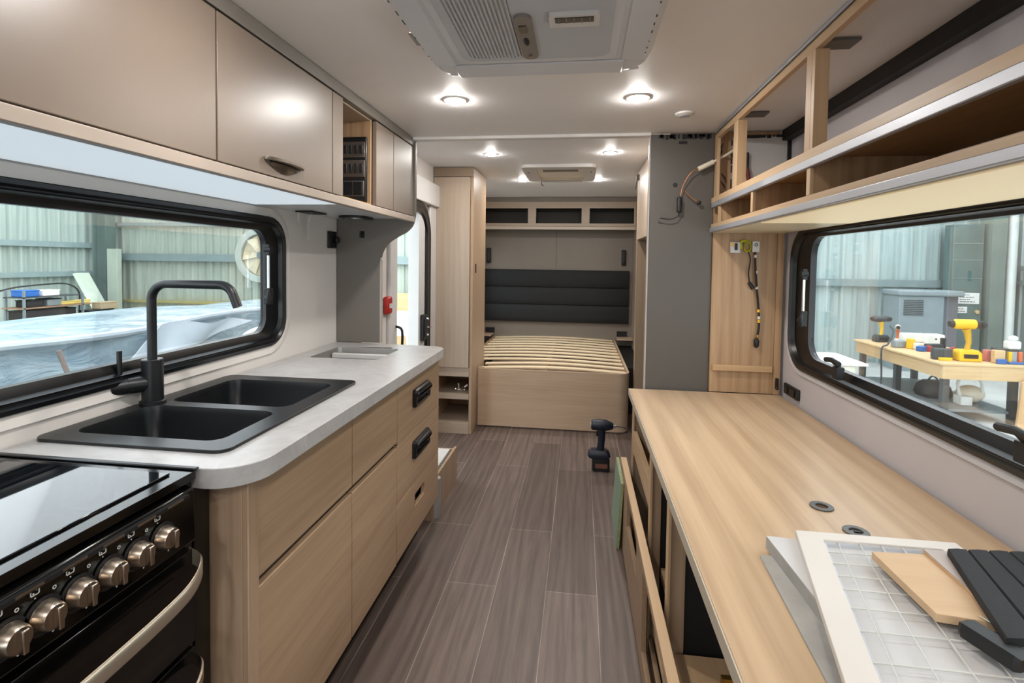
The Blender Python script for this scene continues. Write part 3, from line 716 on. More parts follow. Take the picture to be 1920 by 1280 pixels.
# ------------------------------------------------------------------ RIGHT REAR ROBE AND PARTITION
rb = thing('robe_cabinet', 'pale oak robe cabinet with dark open bay right of the bed', 'wardrobe', (.6, 3.3, 0))
bx(.425, .870, 2.62, 4.07, 1.485, 1.995).done('upper_cabinet', wood('robe side oak', (200, 180, 160), (176, 156, 136), 'z', .42, .6), rb, bev=.001)
bx(.425, .870, 4.00, 4.07, .0, 1.484).done('far_jamb', wood('jamb oak', (168, 146, 122), (146, 122, 98), 'z', .45, .7), rb)
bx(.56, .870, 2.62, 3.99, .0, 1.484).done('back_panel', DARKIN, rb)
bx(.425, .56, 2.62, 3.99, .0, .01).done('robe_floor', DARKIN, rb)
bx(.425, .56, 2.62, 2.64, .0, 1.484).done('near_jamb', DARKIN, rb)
S(MB().plate(0, .567, .60, [(4.071, 0), (YB, 0), (YB, 2.0), (4.071, 2.0)], [br_]).done('wall_alcove', plain('alcove oak grey', (168, 154, 140), .5)))
hg = thing('gas_strut_hinge', 'small loose metal hinge at the top edge of robe cabinet', 'hinge', (.415, 3.98, 1.86))
bx(.405, .4245, 3.96, 4.0, 1.93, 1.97).done('hinge_plate', PEWTER, hg); MB().tube(bez([(.41, 3.98, 1.93), (.405, 3.99, 1.895), (.40, 3.97, 1.86), (.412, 3.965, 1.83)], 6), .005).done('hinge_arm', PEWTER, hg)
pt = thing('partition_panel', 'tall charcoal grey partition panel between bed area and oak bench', 'panel', (.43, 2.38, 0))
bx(.300, .572, 2.362, 2.385, .0, 1.874).done('panel_face', DARKG, pt, bev=.001)
bx(.2935, .2995, 2.360, 2.387, .0, 1.876).done('edge_band', plain('edge band light', (170, 164, 160), .4), pt)
MB().plate(1, 2.3595, 2.3618, circ((.409, 1.652), .010, 14)).done('drilled_hole', BLKM, pt)
k = MB()
random.seed(3)
for i in range(26):
    x = .33 + random.random() * .22; w_ = .004 + random.random() * .012
    k.box(x, x + w_, 2.358, 2.3618, 1.862 - random.random() * .012, 1.873)
k.box(.42, .455, 2.357, 2.3618, 1.832, 1.842); k.done('sealant_residue', GASKET, pt)
cbl = thing('hanging_cable', 'cable with white connector and black inline box hanging before the charcoal panel', 'cable', (.44, 2.34, 1.5))
y = 2.335
MB().tube(bez([(.512, y, 1.718), (.475, y - .01, 1.705), (.452, y - .005, 1.675), (.436, y, 1.64), (.428, y, 1.60)], 8), .0022).done('copper_lead', COPPER, cbl)
MB().tube(bez([(.446, y, 1.625), (.462, y, 1.603), (.485, y, 1.585), (.500, y, 1.577)], 6), .0022).done('short_lead', COPPER, cbl)
MB().ell((.507, y, 1.571), .010, .007, .009).done('plug_tip', BLKM, cbl)
MB().loft([on(2, z, rr(.424 - w, .424 + w, y - w, y + w, w * .8)) for z, w in ((1.528, .006), (1.533, .0105), (1.590, .0105), (1.597, .006))]).done('inline_box', BLKM, cbl)
MB().tube(bez([(.424, y, 1.528), (.415, y, 1.51), (.385, y, 1.499), (.340, y, 1.505)], 8), .0024).done('black_lead', BLKM, cbl)
MB().cyl((.343, y, 1.5045), (.333, y, 1.509), .004, n=10).done('ring_terminal', CHROME, cbl)
MB().cyl((.498, y - .01, 1.714), (.560, y - .01, 1.745), .0105, n=16).done('white_connector', CREAM, cbl)
MB().tube(bez([(.560, y - .01, 1.745), (.585, y - .01, 1.758), (.61, y - .02, 1.772), (.632, y - .05, 1.785)], 6), .0055, 8).done('clear_sleeve', CREAM, cbl)

# end wall panel of honey oak with sockets
ek = thing('oak_end_panel', 'honey oak end panel behind the bench with vertical grain', 'panel', (.7, 2.36, .74))
bx(.574, .838, 2.350, 2.366, .742, 1.876).done('panel_face', HONEYZ, ek)
bx(.839, .866, 2.342, 2.366, .742, 1.46).done('side_strip', HONEYZ, ek, bev=.001)
bx(.642, .8665, 2.347, 2.3498, 1.462, 1.855).done('white_lining', plain('lining patch white', (200, 196, 194), .6, var=.04), ek)
k = MB()
z = 1.47
while z < 1.84:
    h_ = .006 + random.random() * .028; bx(.6405 - random.random() * .005, .6425, 2.345, 2.3498, z, z + h_).done('sealant_bead', GASKET, ek); z += h_ + random.random() ** 2 * .03
x = .655
while x < .855:
    h_ = .006 + random.random() * .03; bx(x, x + h_, 2.342, 2.3468, 1.853 - random.random() * .008, 1.8605).done('sealant_bead', GASKET, ek); x += h_ + random.random() ** 3 * .02
k = MB()
for (a, b_) in (((.585, 1.80), (.605, 1.83)), ((.60, 1.70), (.622, 1.66)), ((.598, 1.665), (.618, 1.63)), ((.606, 1.62), (.618, 1.60)), ((.59, 1.77), (.60, 1.81))):
    k.tube([(a[0], 2.349, a[1]), ((a[0] + b_[0]) / 2 + .003, 2.348, (a[1] + b_[1]) / 2), (b_[0], 2.349, b_[1])], [.002, .004, .001], 6)
k.done('glue_mark', plain('brown glue', (78, 56, 36), .6), ek)
bt_ = tag(bx(.583, .832, 2.334, 2.3495, .838, .864).done('oak_batten', wood('batten oak', (204, 172, 132), (172, 136, 98), 'x', .5, .8), bev=.002), 'horizontal oak batten screwed across the honey oak end panel above bench', 'batten')
for x, z, m_, lab in ((.665, 1.378, WHITEP, 'square white power point with black switch on oak end panel'), (.750, 1.382, WHITEP, 'narrow white outlet with round socket on oak end panel')):
    w_ = .021 if x < .7 else .0155
    t_ = thing('power_point', lab, 'socket', (x, 2.345, z))
    o = bx(x - w_, x + w_, 2.338, 2.3495, z - .024, z + .024).done('plate', m_, t_, bev=.003)
    if x < .7: bx(x - .004, x + .008, 2.332, 2.338, z - .012, z + .018).done('switch', BLKM, t_, bev=.003); bx(x - .018, x - .010, 2.335, 2.338, z + .004, z + .02).done('sticker', YEL, t_)
    else: MB().plate(1, 2.336, 2.338, circ((x, z + .008), .007), [circ((x, z + .008), .0045)]).done('socket_ring', BLKM, t_)
t_ = thing('tape_roll', 'lime yellow coil of tape hanging between the two white outlets', 'tape', (.715, 2.34, 1.38))
k = MB(); L = []
for i in range(25):
    a = 2 * PI * i / 24; c_ = Vector((.716, 2.340, 1.382)); dr = Vector((math.cos(a) * .62, 0, math.sin(a)))
    p = c_ + dr * .022; L.append([p + dr * .005, p + Vector((0, -.008, 0)), p - dr * .005, p + Vector((0, .008, 0))])
k.loft(L, cap=False); k.done('tape_ring', LIMEY, t_); MB().tube(bez([(.692, 2.344, 1.372), (.688, 2.34, 1.40), (.70, 2.338, 1.407), (.712, 2.34, 1.405)], 6), .0055).done('tape_end', LIMEY, t_)
t_ = thing('short_black_lead', 'short black lead ending in plug hanging below the lime tape', 'cable', (.72, 2.34, 1.2))
MB().tube(bez([(.718, 2.338, 1.362), (.727, 2.336, 1.325), (.722, 2.338, 1.27), (.727, 2.338, 1.225)], 8), .003).done('lead', BLKM, t_); MB().cyl((.725, 2.338, 1.228), (.742, 2.333, 1.200), .007, .009, n=12).done('plug', BLKM, t_)
t_ = thing('taped_wiring_loom', 'long black and white taped wiring loom hanging from narrow white outlet', 'cable', (.76, 2.34, 1.0))
MB().tube(bez([(.747, 2.338, 1.358), (.748, 2.335, 1.30), (.755, 2.335, 1.22), (.766, 2.336, 1.12), (.771, 2.337, 1.04), (.765, 2.338, .985)], 8), .0048).done('loom', BLKM, t_)
for (x, z, m_) in ((.7475, 1.34, WHITEP), (.7515, 1.272, WHITEP), (.7565, 1.205, CREAM), (.767, 1.105, YEL), (.7695, 1.075, WHITEP), (.7695, 1.06, YEL), (.766, .995, BRASS)):
    MB().cyl((x, 2.3358, z - .006), (x + .001, 2.3358, z + .006), .0056, n=12).done('tape_band', m_, t_)
MB().loft([on(2, z, rr(.763 - w, .763 + w, 2.337 - w, 2.337 + w, w * .8)) for z, w in ((.945, .005), (.952, .010), (.975, .011), (.985, .006))]).done('plug', BLKM, t_)
t_ = thing('corner_latch', 'small black latch on corner strip just above the oak bench', 'latch', (.852, 2.335, .76))
bx(.846, .858, 2.330, 2.3415, .768, .815).done('latch_body', BLKM, t_, bev=.002); MB().ell((.852, 2.332, .772), .007, .006, .008).done('latch_knob', BLKM, t_)
t_ = thing('bench_wall_socket', 'black double socket on the right wall just above oak bench', 'socket', (.875, 2.235, .78))
bx(.868, .8795, 2.165, 2.305, .762, .805).done('plate', BLKM, t_, bev=.002); bx(.864, .868, 2.26, 2.29, .770, .797).done('rocker', BLK, t_, bev=.001); bx(.864, .868, 2.19, 2.23, .770, .797).done('usb_port', BLK, t_, bev=.001)

# right overhead frame
ov = thing('overhead_locker_frame', 'unfinished oak overhead locker frame without doors above the right window', 'cabinet', (.7, 1.2, 1.45))
RX = .570; ya = .10
LR = wood('locker rail oak', (206, 176, 140), (176, 142, 106), 'y', .42, .7)
LZ = wood('locker post oak', (204, 174, 138), (172, 138, 104), 'z', .42, .7)
bx(RX, RX + .016, ya, 2.345, 1.842, 1.878).done('top_rail', LR, ov, bev=.001)
bx(RX - .003, RX - .0002, ya, 2.345, 1.868, 1.8785).done('top_seal', ALU, ov)
bx(RX - .004, RX - .0032, ya, 2.345, 1.8655, 1.8678).done('seal_gap', BLKM, ov)
bx(RX, RX + .286, ya, 2.345, 1.572, 1.588).done('upper_shelf', wood('shelf underside oak', (188, 154, 112), (152, 116, 78), 'y', .42, .7), ov)
bx(RX - .010, RX - .0002, ya, 2.345, 1.568, 1.591).done('middle_rail', LR, ov, bev=.001)
o = bx(RX - .014, RX - .0004, ya, 2.325, 1.546, 1.5675).done('middle_aluminium_channel', ALU, ov, bev=.002)
bx(RX, RX + .286, ya, 2.345, 1.458, 1.472).done('lower_shelf', HONEYY, ov)
bx(RX - .008, RX - .0002, ya, 2.345, 1.462, 1.478).done('lower_rail', LR, ov, bev=.001)
bx(RX - .014, RX - .0004, ya, 2.345, 1.442, 1.4615).done('lower_aluminium_channel', ALU, ov, bev=.002)
bx(RX - .002, RX + .29, ya, 2.345, 1.440, 1.4575).done('underside_panel', plain('pale cream underside', (222, 206, 176), .3, var=.02), ov)
bx(RX + .286, RX + .292, ya, 2.345, 1.473, 1.571).done('back_panel', HONEYY, ov)
bx(RX + .289, RX + .295, ya, 2.345, 1.589, 1.59).done('back_ledge', HONEYY, ov)
bx(RX + .272, RX + .2855, ya + .1, 2.15, 1.4725, 1.4735).done('shelf_lip', HONEYY, ov)
bx(RX + .002, RX + .27, ya + .1, 1.75, 1.4375, 1.4398).done('added_glow_panel', emit('warm added glow', (240, 222, 184), GLOW_WARM), ov)  # added sheet with a warm glow to brighten the cream underside; no known lamp
for y in (2.02, 1.385, .45):
    k = MB(); k.box(RX, RX + .034, y, y + .018, 1.5885, 1.842); k.done('door_post', LZ, ov, bev=.001)
    k = MB(); k.box(RX, RX + .012, y + .018, y + .050, 1.5885, 1.842); k.done('post_facing', LZ, ov, bev=.001)
    bx(RX + .02, RX + .12, y + .03, y + .09, 1.872, 1.8785).done('hinge_patch', plain('patch grey', (110, 106, 104), .6), ov)
k = MB(); k.box(RX, RX + .012, 2.30, 2.3448, 1.5885, 1.842); k.done('end_post', LZ, ov, bev=.001)
for y in (2.215, 1.800, 1.372, .5):
    bx(RX + .001, RX + .285, y, y + .015, 1.4725, 1.5715).done('divider', HONEYZ, ov)
    bx(RX - .009, RX + .0008, y - .002, y + .019, 1.4782, 1.5455).done('divider_facing', LZ, ov, bev=.001)
t_ = thing('hanging_screwdriver', 'dark red handled tool hanging behind the small locker post', 'tool', (.74, 2.33, 1.65))
MB().loft([[Vector((.700 + .0 + a * q, 2.335 + b_ * q, z)) for a, b_ in ((-.009, 0), (0, -.006), (.009, 0), (0, .006))] for z, q in ((1.72, .9), (1.765, 1), (1.785, .8))]).done('head', BLKM, t_)
MB().tube([(.700, 2.335, 1.72), (.708, 2.335, 1.68), (.714, 2.335, 1.645)], [.008, .009, .007]).done('red_grip', REDD, t_)
MB().tube([(.714, 2.335, 1.645), (.720, 2.335, 1.615)], .007).done('collar', BRASS, t_); MB().tube([(.720, 2.335, 1.615), (.724, 2.335, 1.59)], .004).done('tip', BLKM, t_)

# ------------------------------------------------------------------ BENCH RIGHT
TX0 = .228
tb = tag(MB().plate(2, .712, .740, [(TX0, .20), (WR - .012, .20), (WR - .012, 2.345), (TX0, 2.345)], [circ((.568, 1.262), .019)[::-1], circ((.588, 1.152), .019)[::-1]]).done('oak_benchtop', TOPW, bev=.001), 'long honey oak benchtop along the right wall under window', 'benchtop')
tag(bx(TX0 - .003, TX0 - .0004, .20, 2.345, .711, .739).done('benchtop_edge_strip', plain('edge strip grey beige', (186, 172, 154), .5, var=.02)), 'pale grey edging strip along aisle edge of oak benchtop', 'edging')
for (x, y, lab, pr) in ((.568, 1.262, 'grey cable grommet in oak benchtop, farther from the camera', .3), (.588, 1.152, 'grey slotted cable grommet in the oak benchtop nearest the white boards', 0)):
    g = thing('cable_grommet', lab, 'grommet', (x, y, .74))
    k = MB(); k.plate(2, .7402, .7435, circ((x, y), .025), [circ((x, y), .013)]); k.done('rim', plain('grommet grey', (84, 84, 82), .4), g, bev=.001)
    MB().cyl((x, y, .728), (x, y, .7395 if pr == 0 else .732), .0128, n=20).done('insert', BLKM if pr else plain('insert grey', (104, 104, 102), .4), g)
    if pr == 0: bx(x - .003, x + .010, y - .003, y + .003, .7396, .7425).done('slot_bar', BLKM, g)
bf = thing('bench_base_frame', 'open oak base frame under the right benchtop with empty bays', 'frame', (.5, 1.3, 0))
BX = .252
for (y0, y1, dx) in ((2.318, 2.338, .6), (1.735, 1.758, .030), (1.385, 1.408, .040), (.62, .643, .04), (.32, .343, .04)):
    bx(BX, BX + dx, y0, y1, 0, .711).done('upright', OAKZ, bf, bev=.001)
    bx(BX - .008, BX - .0002, y0 - .012, y1, 0, .711).done('upright_facing', LZ, bf, bev=.001)
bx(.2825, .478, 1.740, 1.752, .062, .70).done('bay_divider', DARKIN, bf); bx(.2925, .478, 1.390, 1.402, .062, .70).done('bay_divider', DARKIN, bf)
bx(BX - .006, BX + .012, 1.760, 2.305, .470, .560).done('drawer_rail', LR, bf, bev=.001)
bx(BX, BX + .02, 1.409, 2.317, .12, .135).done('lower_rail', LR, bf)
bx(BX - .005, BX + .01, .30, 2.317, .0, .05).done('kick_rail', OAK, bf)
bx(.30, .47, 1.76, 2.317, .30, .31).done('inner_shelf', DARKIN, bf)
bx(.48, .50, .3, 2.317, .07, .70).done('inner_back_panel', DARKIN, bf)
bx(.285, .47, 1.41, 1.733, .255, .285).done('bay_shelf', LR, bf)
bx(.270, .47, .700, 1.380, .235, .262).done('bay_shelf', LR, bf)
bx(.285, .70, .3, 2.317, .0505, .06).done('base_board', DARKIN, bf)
k = bx(.33, .47, 1.80, 2.25, .061, .24).done('black_storage_crate', BLKM, bev=.01); tag(k, 'black crate inside the far dark bay under the oak bench', 'crate')
k = thing('scrap_fitting', 'small pale scrap fitting on the shelf inside nearest bench bay', 'scrap', (.33, 1.2, .262))
MB().ell((.345, 1.24, .274), .022, .03, .012).done('crumpled_foil', plain('foil', (150, 140, 128), .5, .3), k); MB().cyl((.33, 1.18, .266), (.36, 1.17, .266), .004, n=8).done('screw', PEWTER, k)
k = thing('latch_fitting', 'tiny brass latch lying in the dark bay under bench', 'fitting', (.38, 1.29, .263))
bx(.365, .395, 1.285, 1.30, .263, .282).done('latch_plate', BRASS, k)
# leaning face frame + green foam board
ff = thing('oak_face_frame', 'long oak face frame leaning along the foot of oak bench', 'frame', (.232, 1.6, 0))
def lean(z, x): return x
k = MB().plate(0, .212, .228, [(.62, .012), (2.42, .012), (2.42, .385), (.62, .385)], [rr(.70, 1.62, .075, .335, .002, 1)[::-1], rr(1.80, 2.16, .20, .335, .002, 1)[::-1]])
k.done('frame_board', OAK, ff, bev=.001)
bx(.204, .230, .62, 2.42, .3855, .397).done('top_edge', LR, ff, bev=.001)
gb = thing('green_foam_board', 'pale green foam backed board leaning on the oak face frame', 'board', (.19, 2.5, 0))
k = MB().prism([(.188, 2.335, .002), (.188, 2.66, .002), (.202, 2.62, .32), (.202, 2.30, .32)], (-.004, 0, 0)); k.done('painted_face', GRN, gb)
k = MB().prism([(.1885, 2.335, .002), (.1885, 2.66, .002), (.2025, 2.62, .32), (.2025, 2.30, .32)], (.009, 0, 0)); k.done('foam_core', GRNE, gb)
# impact driver
dr = thing('impact_driver', 'dark navy cordless impact driver standing on its battery on the floor', 'power drill', (.15, 3.24, 0))
k = MB().loft([on(2, z, rr(.150 - w, .150 + w, 3.24 - .034, 3.24 + .034, .012)) for z, w in ((0, .050), (.004, .054), (.075, .054), (.080, .048))]); k.done('battery', BLKM, dr, bev=.002)
bx(.115, .19, 3.2045, 3.2055, .022, .05).done('battery_marking', plain('bronze print', (120, 78, 62), .5), dr)
k = MB().loft([on(2, z, rr(.135 - w, .135 + w + .005, 3.24 - h, 3.24 + h, .018)) for z, w, h in ((.082, .060, .038), (.095, .068, .042), (.115, .062, .040), (.130, .045, .03))]); k.done('foot', NAVY, dr)
k = MB().tube([(.145, 3.24, .125), (.150, 3.24, .175), (.152, 3.24, .225), (.150, 3.24, .26)], [.024, .022, .023, .028], 16); k.done('grip', NAVY, dr)
k = MB().rings([((.085, 3.24, .285), .022), ((.092, 3.24, .285), .032), ((.13, 3.24, .287), .036), ((.18, 3.24, .285), .034), ((.205, 3.24, .283), .026), ((.222, 3.24, .282), .018)], 20); k.done('motor_housing', NAVY, dr)
MB().cyl((.222, 3.24, .282), (.240, 3.24, .281), .011, n=14).done('chuck', CHROME, dr)
MB().cyl((.240, 3.24, .281), (.32, 3.245, .272), .0035, n=8).done('driver_bit', DSTEEL, dr)
MB().cyl((.083, 3.24, .285), (.0865, 3.24, .285), .018, n=16).done('rear_cap', CREAM, dr)
bx(.118, .130, 3.232, 3.248, .215, .245).done('trigger', BLKM, dr, bev=.003)

# items on the bench
def slab(mb, pts, z0, z1):
    mb.loft([[Vector((p[0], p[1], z0)) for p in pts], [Vector((p[0], p[1], z1)) for p in pts]]); return mb
k = tag(slab(MB(), [(.352, 1.021), (.56, 1.03), (.60, .55), (.33, .55)], .741, .745).done('grey_backing_board', GBOARD), 'thin grey backing board lowest in the stack at left on oak bench', 'board')
k = thing('white_foam_board', 'thick white board under the wired frame with streaked face', 'board', (.5, .8, .746))
slab(MB(), [(.372, 1.047), (.60, 1.03), (.66, .55), (.40, .55)], .7455, .7685).done('board_core', GBOARD, k); slab(MB(), [(.372, 1.047), (.60, 1.03), (.66, .55), (.40, .55)], .7687, .7705).done('board_face', WBOARD, k)
wf = thing('wired_screen_frame', 'white timber frame strung with wire grid lying on bench', 'frame', (.55, .8, .771))
A, B_, C_, D_ = Vector((.428, 1.054)), Vector((.712, 1.053)), Vector((.705, .55)), Vector((.305, .55))
def inset(w): return [(.428 + w * 1.05, 1.054 - w * .75), (.712 - w * 1.1, 1.053 - w * .75), (.690 - w, .56), (.312 + w * 1.1, .56)]
P0 = [(.428, 1.054), (.712, 1.053), (.700, .55), (.308, .55)]; P1 = inset(.037)
k = MB().plate(2, .7708, .783, P0, [P1[::-1]]); k.done('frame_rails', WPAINT, wf, bev=.001)
k = MB().plate(2, .7708, .7775, [(p[0], p[1]) for p in inset(.034)], [[(p[0], p[1]) for p in inset(.041)][::-1]]); k.done('inner_bead', plain('bead grey', (200, 204, 212), .5), wf)
slab(MB(), inset(.038), .7709, .7716).done('backing_sheet', WBOARD, wf)
i0, i1, i2, i3 = [Vector((p[0], p[1], .779)) for p in inset(.030)]
k = MB()
for t in (.09, .17, .25, .33, .43, .54, .67, .82): k.cyl(i0.lerp(i3, t), i1.lerp(i2, t), .0011, n=6)
for t in (.16, .33, .5, .66, .83): k.cyl(i0.lerp(i1, t), i3.lerp(i2, t) + Vector((-.02, 0, 0)), .0011, n=6)
k.done('wire_grid', plain('wire pale', (206, 206, 200), .4, .3), wf)
p1 = tag(slab(MB(), [(.521, .968), (.612, .974), (.604, .796), (.524, .806)], .784, .797).done('plywood_offcut', PLY, bev=.001), 'bare plywood offcut lying flat on the wired white frame', 'board')
p2 = thing('taupe_faced_offcut', 'taupe faced board strip lying against the plywood offcut', 'board', (.65, .88, .784))
q = [(.612, .981), (.70, .975), (.66, .79), (.604, .802)]
slab(MB(), q, .7842, .8015).done('wood_core', PLY, p2); slab(MB(), q, .8016, .8028).done('taupe_face', plain('taupe face', (168, 154, 146), .4), p2)
cu = thing('ribbed_black_mat', 'black ribbed padded mat on top of boards against the frame end', 'mat', (.74, .85, .80))
def rib(p, q_, r_, s_):
    k = MB(); L = []
    for t in [i / 6 for i in range(7)]:
        a = Vector(p).lerp(Vector(q_), t); b_ = Vector(s_).lerp(Vector(r_), t); L2 = []
        for u, h in ((0, 0), (.015, .0085), (.06, .011), (.5, .012), (.94, .011), (.985, .0085), (1, 0)):
            w_ = a.lerp(b_, u); L2.append(Vector((w_.x, w_.y, .8035 + h)))
        L.append(L2)
    k.loft(L); return k
e0, e1, e2, e3 = Vector((.640, .965)), Vector((.775, .975)), Vector((.745, .74)), Vector((.565, .74))
for i in range(4):
    a = e0.lerp(e1, i / 4); b_ = e0.lerp(e1, (i + .992) / 4); c_ = e3.lerp(e2, (i + .992) / 4); d_ = e3.lerp(e2, i / 4)
    rib(a, d_, c_, b_).done('padded_rib', CHARC, cu, smooth=40)
k = thing('black_handled_saw', 'tool with thick black foam handle lying on the wire grid', 'hand tool', (.55, .74, .784))
a, b_ = Vector((.545, .784, .797)), Vector((.572, .715, .797))
dd = (b_ - a).normalized(); sd = Vector((-dd.y, dd.x, 0)); uz = Vector((0, 0, 1))
MB().loft([[a + dd * t + sd * (c * s_) + uz * (e * s_) for c, e in ((-.013, -.010), (.013, -.010), (.015, 0), (.012, .010), (-.012, .010), (-.015, 0))] for t, s_ in ((0, .7), (.006, 1), (.068, 1.05), (.074, .8))]).done('handle', BLKM, k, smooth=30)
MB().tube([a + dd * .074, a + dd * .12, a + dd * .2], [.005, .005, .003]).done('shaft', BRASS, k)
k = thing('wood_handled_awl', 'slim orange wooden awl lying beside black handled tool', 'hand tool', (.60, .75, .79))
MB().tube([(.588, .788, .800), (.602, .752, .8015), (.612, .72, .803)], [.0015, .004, .0045]).done('handle', wood('awl wood', (206, 156, 90), (176, 122, 66), 'y', .4, .5), k); MB().tube([(.580, .806, .7995), (.588, .788, .800)], [.0008, .0015]).done('point', CHROME, k)
k = tag(slab(MB(), [(.715, 1.03), (.77, 1.03), (.80, .93), (.745, .93)], .741, .7435).done('timber_offcut', PLY), 'thin pale timber sheet under the black ribbed mat beside white frame', 'board')

# ------------------------------------------------------------------ CEILING ITEMS
DL = emit('downlight glow', (255, 251, 245), DOWNLIGHT)
def downlight(x, y, z, lab):
    t_ = thing('downlight', lab, 'downlight', (x, y, z), 'recessed ceiling downlights')
    MB().plate(2, z - .004, z - .0002, circ((x, y), .040, 32), [circ((x, y), .033, 32)]).done('bezel', WHITEP, t_, bev=.001)
    MB().rings([((x, y, z - .0008), .0325), ((x, y, z - .0060), .0325), ((x, y, z - .0088), .026), ((x, y, z - .0103), .012)], 32).done('lens', DL, t_)
    return t_
dl0 = downlight(-.458, 1.822, 1.88, 'lit round downlight left of the two nearest, above the sink aisle')
for x, y, z, lab in ((.188, 1.85, 1.88, 'lit round downlight right of the two nearest, before the charcoal panel'), (-.590, 3.31, 2.0, 'lit round downlight on rear ceiling beside the wardrobe top'),
                     (.172, 3.31, 2.0, 'lit round downlight on rear ceiling near robe cabinet'), (-.502, 4.38, 2.0, 'lit round downlight left of the roof hatch'), (.13, 4.38, 2.0, 'lit round downlight right of the roof hatch'),
                     (-.45, .88, 1.88, 'lit downlight beside the air conditioner, toward camera'), (.19, -.05, 1.88, 'lit downlight above the camera side of bench'), (-.45, -.6, 1.88, 'lit downlight behind the camera, stove side'), (.19, -.6, 1.88, 'lit downlight behind the camera, bench side')):
    dup(dl0, (x, y, z), lab)
t_ = thing('ceiling_sensor', 'small round white ceiling disc near the right locker frame', 'sensor', (.385, 2.06, 1.88))
MB().rings([((.385, 2.06, 1.8798), .036), ((.385, 2.06, 1.874), .036), ((.385, 2.06, 1.870), .028), ((.385, 2.06, 1.868), .010)], 28).done('disc', WHITEP, t_); MB().rings([((.385, 2.06, 1.8685), .02), ((.385, 2.06, 1.8675), .02)], 24).done('ring', ACV, t_)
# air conditioner
ac = thing('ceiling_air_conditioner', 'white ceiling air conditioner with ribbed grille and centre control strip', 'air conditioner', (-.13, 1.1, 1.82))
def sect(z, e, r): return on(2, z, rr(-.405 + e, .165 - e, .62 + e, 1.455 - e, r))
MB().loft([sect(1.8798, -.012, .06), sect(1.862, -.010, .06), sect(1.835, .006, .05), sect(1.824, .018, .045), sect(1.822, .030, .04)]).done('housing', ACW, ac, smooth=50)
fc = MB().plate(2, 1.8185, 1.8222, rr(-.325, .080, .68, 1.345, .03)).done('fascia', ACW, ac, bev=.002)
g0 = MB().plate(2, 1.8155, 1.8187, rr(-.305, .060, .72, 1.318, .03), [rr(-.285, -.155, .745, 1.300, .02)[::-1]]).done('inner_panel', ACV, ac, bev=.0015)
for i in range(14):
    x = -.280 + i * .0092
    bx(x, x + .0042, .75, 1.295, 1.8130, 1.8184).done('grille_slat', ACV, g0)
k = MB().plate(2, 1.808, 1.8155, rr(-.150, -.112, 1.075, 1.298, .018)).done('control_strip', plain('control strip grey', (128, 122, 116), .35), ac, bev=.002)
bx(-.142, -.126, 1.115, 1.150, 1.8065, 1.8082).done('infrared_window', GLOSSB, k); MB().ell((-.133, 1.195, 1.808), .007, .022, .0025).done('button', BLKM, k)
MB().cyl((-.131, 1.272, 1.809), (-.129, 1.268, 1.800), .0045, n=12).done('knob', CHROME, k)
k = MB().plate(2, 1.806, 1.8155, rr(-.075, .030, 1.075, 1.128, .006)).done('louvre_housing', WHITEP, ac, bev=.002)
bx(-.062, .018, 1.083, 1.104, 1.8045, 1.8062).done('louvre', GLOSSB, k)
for i in range(5): bx(-.056 + i * .016, -.053 + i * .016, 1.083, 1.104, 1.8035, 1.8046).done('vane', GREYM, k)
for s_ in (0, 1):
    x0, x1 = ((-.392, -.335), (.092, .150))[s_]
    o = bx(x0, x1, .70, 1.350, 1.8180, 1.8235).done('side_duct_panel', ACW, ac, bev=.002)
    k = MB(); random.seed(5 + s_)
    for i in range(9):
        y = .98 + i * .04 + random.random() * .03; xe = x0 if s_ == 0 else x1 - .004
        k.box(xe - .0005 + .001 * s_, xe + .0025 + .001 * s_, y, y + .002 + random.random() ** 3 * .02, 1.8176, 1.8182)
    k.done('chip_mark', DSTEEL, o)
bx(-.404, -.386, 1.16, 1.225, 1.822, 1.829).done('side_clip', PEWTER, ac, bev=.002)
bx(-.345, .10, 1.352, 1.435, 1.817, 1.8225).done('front_bar', ACW, ac, bev=.004)
for x in (-.36, .13): MB().ell((x, 1.43, 1.826), .016, .009, .004).done('corner_light', WHITEP, ac)
# roof hatch
rh = thing('roof_hatch', 'white framed roof hatch with open shade on the rear ceiling', 'roof hatch', (-.16, 4.0, 1.98))
MB().plate(2, 1.976, 1.9995, rr(-.435, .10, 3.66, 4.30, .05), [rr(-.335, .01, 3.76, 4.25, .02)[::-1]]).done('frame', WHITEP, rh, bev=.004)
k = MB().loft([on(2, 1.999, rr(-.334, .009, 3.761, 4.249, .02)), on(2, 1.9802, rr(-.334, .009, 3.761, 4.249, .02))], cap=False); k.done('inner_reveal', CREAM, rh)
bx(-.334, .009, 3.761, 4.249, 1.9975, 1.9995).done('blind', plain('hatch blind cream', (226, 218, 206), .6), rh)
bx(-.295, -.03, 3.765, 3.95, 1.9935, 1.9970).done('dark_screen', plain('hatch screen', (128, 122, 114), .6), rh)
MB().cyl((-.33, 4.262, 1.968), (.0, 4.262, 1.968), .006, n=10).done('shade_bar', WHITEP, rh)
for x in (-.40, .065): MB().cyl((x, 3.86, 1.9765), (x, 3.86, 1.972), .007, n=10).done('screw_cap', PEWTER, rh)
MB().tube([(-.335, 4.262, 1.968), (-.330, 4.262, 1.945), (-.315, 4.262, 1.935)], .004, 6).done('cord_end', PEWTER, rh)

